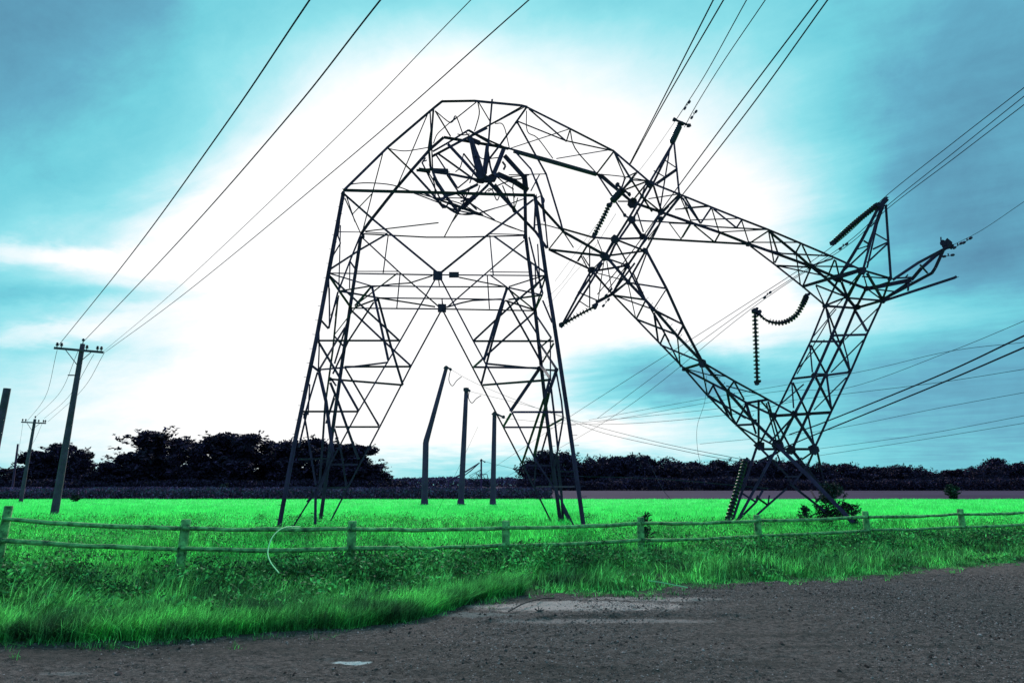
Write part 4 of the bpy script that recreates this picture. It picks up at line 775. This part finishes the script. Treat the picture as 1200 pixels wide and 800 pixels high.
# ------------------------------------------------------------ insulator strings: a thing each, every disc a part
def insulator(name, label, pts, n, rad, group=None, ends=(True, True), discs=True):
    path = spline(pts, 24); Ls = [0]
    for a, b in zip(path, path[1:]): Ls.append(Ls[-1]+(b-a).length)
    o0 = path[0]; e = empty('insulator_string' if discs else name, o0); tag(e, label, 'insulator', group)
    mb = MB(); mb.tube([p for p in path[::4]] + ([path[-1]] if (len(path)-1) % 4 else []), .035, 6); mb.build('rod', M['plate'], e, o0)
    if discs is True:
        pitch = Ls[-1]/n; d = MB(); h = pitch*.5
        d.lathe(Vector((0,0,-h)), Vector((0,0,1)), [(.05,0),(.06,h*.5),(rad*.55,h*.62),(rad,h*.95),(rad*.97,h*1.15),(rad*.4,h*1.2),(.075,h*1.3),(.07,h*2)], 12)
        first = None
        for i in range(n):
            s = (i+.5)*pitch; k = max(j for j in range(len(Ls)) if Ls[j] <= s); k = min(k, len(path)-2)
            t = (s-Ls[k])/max(Ls[k+1]-Ls[k], 1e-6); p = path[k].lerp(path[k+1], t); dr = (path[k+1]-path[k]).normalized()
            if first is None: c = d.build('disc', M['porcelain'], e); first = c
            else: c = first.copy(); COL.objects.link(c); c.parent = e
            c.location = p-o0; c.rotation_euler = (-dr).to_track_quat('Z', 'Y').to_euler()
    for q, on in ((path[0], ends[0]), (path[-1], ends[1])):
        if on:
            f_ = MB(); f_.poly(q, .15, 6, .09, jit=.3); f_.poly(q+Vector((.12,0,.1)), .09, 6, .07); f_.build('clamp', M['plate'], e, o0)
    return e
G_ = 'insulator strings of the fallen tower'
insulator('', 'vertical brown insulator string hanging free left of the leaning mast', [at(884.5,364,31), at(886,405,31), at(887.5,449,31)], 18, .165, G_)
insulator('', 'insulator string sagging in a deep curve beside the vertical one', [at(888,367,31), at(900,376,31), at(917,378,31), at(932,370,31), at(941,356,31), at(945,347,31.2)], 22, .155, G_)
insulator('', 'straight insulator string leading up to the pointed peak of the tower head', [at(976,285,30.6), at(1001,262,30.5), at(1027,241,30.4)], 21, .16, G_)
insulator('', 'insulator string in the field leaning against the foot of the mast', [at(873,540,33), at(864,572,32), at(853,609,31)], 17, .17, G_)
insulator('', 'insulator string slanting out of the low tip of the crossed arm', [at(658,381,32.4), at(678,369,32.3), at(697,359,32.2)], 11, .16, G_)
insulator('', 'spiky insulator string hanging above the thick joint of the crossed arm', [at(714,240,32), at(706,257,32), at(696,276,32)], 11, .155, G_)
def cluster(label, a, b, r_, nm):
    e = empty('damper_block', a); tag(e, label, 'insulator', 'stubby insulator stacks at the crossed arm')
    d = (b-a).normalized(); L_ = (b-a).length; mb = MB()
    prof = [(r_*.5, 0)]
    k = 9
    for i in range(k):
        h0 = L_*(.08+.84*i/k); h1 = L_*(.08+.84*(i+.55)/k); prof += [(r_, h0), (r_, h1), (r_*.82, h1+.005)]
    prof += [(r_*.5, L_)]
    mb.lathe(a, d, prof, 14); mb.build('insulator_stack', M['porcelain'], e, a)
    mb = MB(); mb.poly(b+d*.05, r_*1.1, 6, .08, nrm=d); side = d.cross(Vector((0,1,0))).normalized(); mb.bar(b+d*.15-side*.45, b+d*.15+side*.4, .12); mb.poly(b+d*.15-side*.45, .13, 6, .12); mb.poly(b+d*.15+side*.4, .13, 6, .12); mb.build('yoke', M['plate'], e, a)
cluster('stubby insulator stack at the raised tip of the crossed arm where wires fan out', at(787,168,31), at(797,146,31), .17, 0)
cluster('thick stubby insulator stack under the bent bridge above the spiky string', at(717,236,32), at(728,224,32), .20, 1)
# ------------------------------------------------------------ wires (each one a thing)
WG = None
def wire(label, pts, w=.03, group=None, mname='conductor', name='power_line', sub=10, n=5):
    p3 = [at(*p) if len(p) == 3 else Vector(p[:3]) for p in pts]
    path = spline(p3, sub) if len(p3) > 2 else spline(p3, 12)
    mb = MB(); mb.tube(path, w/2, n); o = mb.build(name, M[mname]); tag(o, label, 'power line', group); return o
def ext(a, b, f=1.6):
    "carry a wire on past b, out of view"
    A, B = at(*a), at(*b); q = A + (B-A)*f; return (*q, 0)
def wire2(label, pts, w, group=None, mname='conductor', f=1.5, **k):
    "last two points define how the wire runs on overhead towards its next support"
    p = list(pts); A, B = at(*p[-2]), at(*p[-1]); E = A+(B-A)*(1+f); p.append((E.x, E.y, E.z, 0))
    p3 = [at(*q) if len(q) == 3 else Vector(q[:3]) for q in p]
    mb = MB(); mb.tube(spline(p3, 10), w/2, 6); o = mb.build('power_line', M[mname]); tag(o, label, 'power line', group); return o
g1 = 'wires overhead from the wooden poles'
wire2('leftmost overhead wire from the left end of the wooden crossarm', [(69,404,43),(150,303,24),(260,152,15),(363,0,11)], .034, g1)
wire2('overhead wire from the tip of the wooden pole', [(98,400,43),(200,293,24),(330,146,15),(446,0,11)], .034, g1)
wire2('thin overhead wire from the crossarm, upper of the close pair', [(122,411,43),(200,345,27),(380,175,16),(552,0,11)], .018, g1, 'thinwire')
wire2('overhead wire from the right end of the wooden crossarm passing just left of the tower', [(124,412,43),(215,345,27),(420,176,16),(620,0,11)], .027, g1)
g2 = 'low wires between the wooden poles'
wire('wire between the two wooden poles, leftmost of four', [(67,410,43),(53,465,60),(32,493,78)], .03, g2, 'thinwire')
wire('wire between the two wooden poles, second from the left', [(92,410,43),(70,460,60),(42,488,78)], .03, g2, 'thinwire')
wire('wire between the two wooden poles, third from the left', [(110,415,43),(80,465,60),(52,490,78)], .03, g2, 'thinwire')
wire('wire between the two wooden poles, rightmost of four', [(123,412,43),(95,458,55),(56,494,78)], .03, g2, 'thinwire')
wire('wire from the second wooden pole down to the third, left one', [(27,494,78),(24,515,100),(20,537,140)], .03, g2, 'thinwire')
wire('wire from the second wooden pole down to the third, right one', [(50,495,78),(38,520,105),(22,540,140)], .03, g2, 'thinwire')
g3 = 'conductors overhead of the fallen tower'
wire2('heavy conductor passing left of the raised arm tip, left of a pair', [(738,192,31.5),(775,120,26),(836,0,20)], .055, g3)
wire2('heavy conductor passing left of the raised arm tip, right of a pair', [(739,192,31.5),(777,122,26),(848,0,20)], .055, g3)
wire2('conductor rising from the left end of the yoke on the raised arm tip', [(792,141,31),(825,90,26),(875,0,20)], .04, g3)
wire2('conductor rising from the right end of the yoke on the raised arm tip', [(802,149,31),(818,120,28),(848,72,25),(897,0,20)], .04, g3)
wire2('heavy conductor lying along the crossed arm, upper of the pair', [(700,345,33.5),(742,293,32.5),(796,217,31),(870,117,25),(957,2,20)], .06, g3)
wire2('heavy conductor lying along the crossed arm, lower of the pair', [(712,340,33.5),(756,283,32.5),(800,228,31),(880,125,25),(970,0,20)], .06, g3)
wire2('upper of three conductors running from the peak to the right edge', [(560,560,110),(668,488,60),(850,372,35),(975,289,31.5),(1038,230,30),(1120,165,26),(1205,99,22)], .035, g3)
wire2('middle of three conductors running from the peak to the right edge', [(700,490,60),(860,372,36),(985,290,31.5),(1041,240,30),(1120,177,26),(1205,109,22)], .035, g3)
wire2('lower of three conductors running from the peak to the right edge', [(590,560,110),(712,492,60),(880,362,36),(990,290,31.5),(1042,243,30),(1120,184,26),(1205,119,22)], .035, g3)
wire2('thin earth wire leaving the shackle on the horn towards the right edge', [(1113,289,30),(1150,270,28),(1205,233,24)], .022, g3, 'thinwire')
wire2('thick low conductor right of the mast, upper one', [(925,509,34),(970,493,32),(1100,440,26),(1205,391,21)], .06, g3)
wire2('thick low conductor right of the mast, lower one', [(912,527,34),(960,507,32),(1100,450,26),(1205,405,21)], .06, g3)
g4 = 'slack thin wires behind the fallen tower'
tw = [
 ('thin wire behind the mast climbing steeply to the right edge', [(700,495,60),(900,460,50),(990,455,45),(1110,413,38),(1210,372,33)]),
 ('thin flat wire behind the mast crossing the steep one', [(690,492,60),(820,468,52),(1000,437,46),(1110,412,40),(1210,400,36)]),
 ('thin wire crossing the mast halfway, ending at the right edge', [(680,495,60),(820,481,52),(985,462,46),(1100,448,40),(1210,431,36)]),
 ('thin wire right of the mast above the lowest pair', [(820,520,50),(960,505,46),(1100,478,40),(1210,458,36)]),
 ('upper of the lowest pair of thin wires right of the mast', [(957,526,48),(1080,509,42),(1210,485,36)]),
 ('lowest thin wire right of the mast', [(957,534,48),(1080,515,42),(1210,494,36)]),
 ('sagging wire from the bent steel pole into the portal leg', [(527,432,70),(560,450,66),(640,482,58),(700,500,52),(780,520,46),(870,538,36)]),
 ('sagging wire from the tallest straight steel pole to the foot of the mast', [(549,458,70),(640,481,62),(700,505,52),(800,528,44),(872,542,36)]),
 ('thin wire from the shortest steel pole running flat to the right', [(581,489,70),(660,496,62),(740,496,56),(860,485,48),(930,470,44)]),
 ('slack wire behind the right portal leg', [(566,540,150),(590,546,130),(640,556,100),(760,560,80),(900,572,60)]),
 ('slack line rising from the field left of the bent steel pole', [(503,612,40),(520,584,50),(560,500,66)]),
 ('slack line falling across the field right of the tower base', [(760,540,70),(775,570,50),(786,585,45)]),
 ('faint slack wire hanging in a loop between the portal and the boom', [(828,440,50),(826,470,50),(817,500,50),(818,530,50),(824,550,50)]),
 ('thin wire dropping from the loose clamp to the spiky string', [(713,240,33),(680,300,36),(660,330,40),(640,350,45)]),
 ('second thin wire dropping beside it behind the arm', [(722,250,33),(690,300,36),(668,326,40),(640,362,45)]),
 ('thin wire rising behind the crossed arm to the left conductor', [(792,141,31),(757,190,32),(700,262,34),(650,330,38)]),
]
for lb, p in tw: wire(lb, p, .016*p[0][2]/40+.008, g4, 'thinwire')
# vibration dampers clipped on the conductors
def damper(label, px, py, d, rot):
    e = empty('vibration_damper', at(px, py, d)); tag(e, label, 'damper', 'small dampers clipped on the conductors')
    c, s = math.cos(R(rot)), math.sin(R(rot)); u = Vector((c, 0, s)); a = u*-.22; b = u*.22
    mb = MB(); dn = Vector((0,0,-.12)); mb.tube([a+dn, dn*1.1, b+dn], .015, 5); mb.bar(Vector((0,0,0)), dn, .04); mb.build('messenger', M['plate'], e)
    for q in (a, b):
        mb = MB(); mb.lathe(q+dn-u*.09, u, [(.04,0),(.065,.03),(.065,.14),(.04,.18)], 8); mb.build('weight', M['plate'], e)
damper('small damper on the conductor just above the raised arm tip', 805, 121, 29, 55)
damper('small damper on the right conductor above the raised arm tip', 813, 132, 30, 55)
damper('small damper hanging below the straight string near the peak', 988, 286, 30.5, 35)
damper('small damper on the wires left of the curved string', 899, 343, 33, 40)
damper('small damper on the earth wire nearest the horn', 1122, 285, 29.5, 32)
damper('small damper on the earth wire farther from the horn', 1133, 279, 29, 32)
damper('small damper below the shackle of the horn', 1111, 297, 29.8, 10)
damper('small damper at the upper side of the crossed arm tip joint', 713, 340, 32, 50)
damper('small damper hanging under the crossed arm', 710, 352, 32, 50)
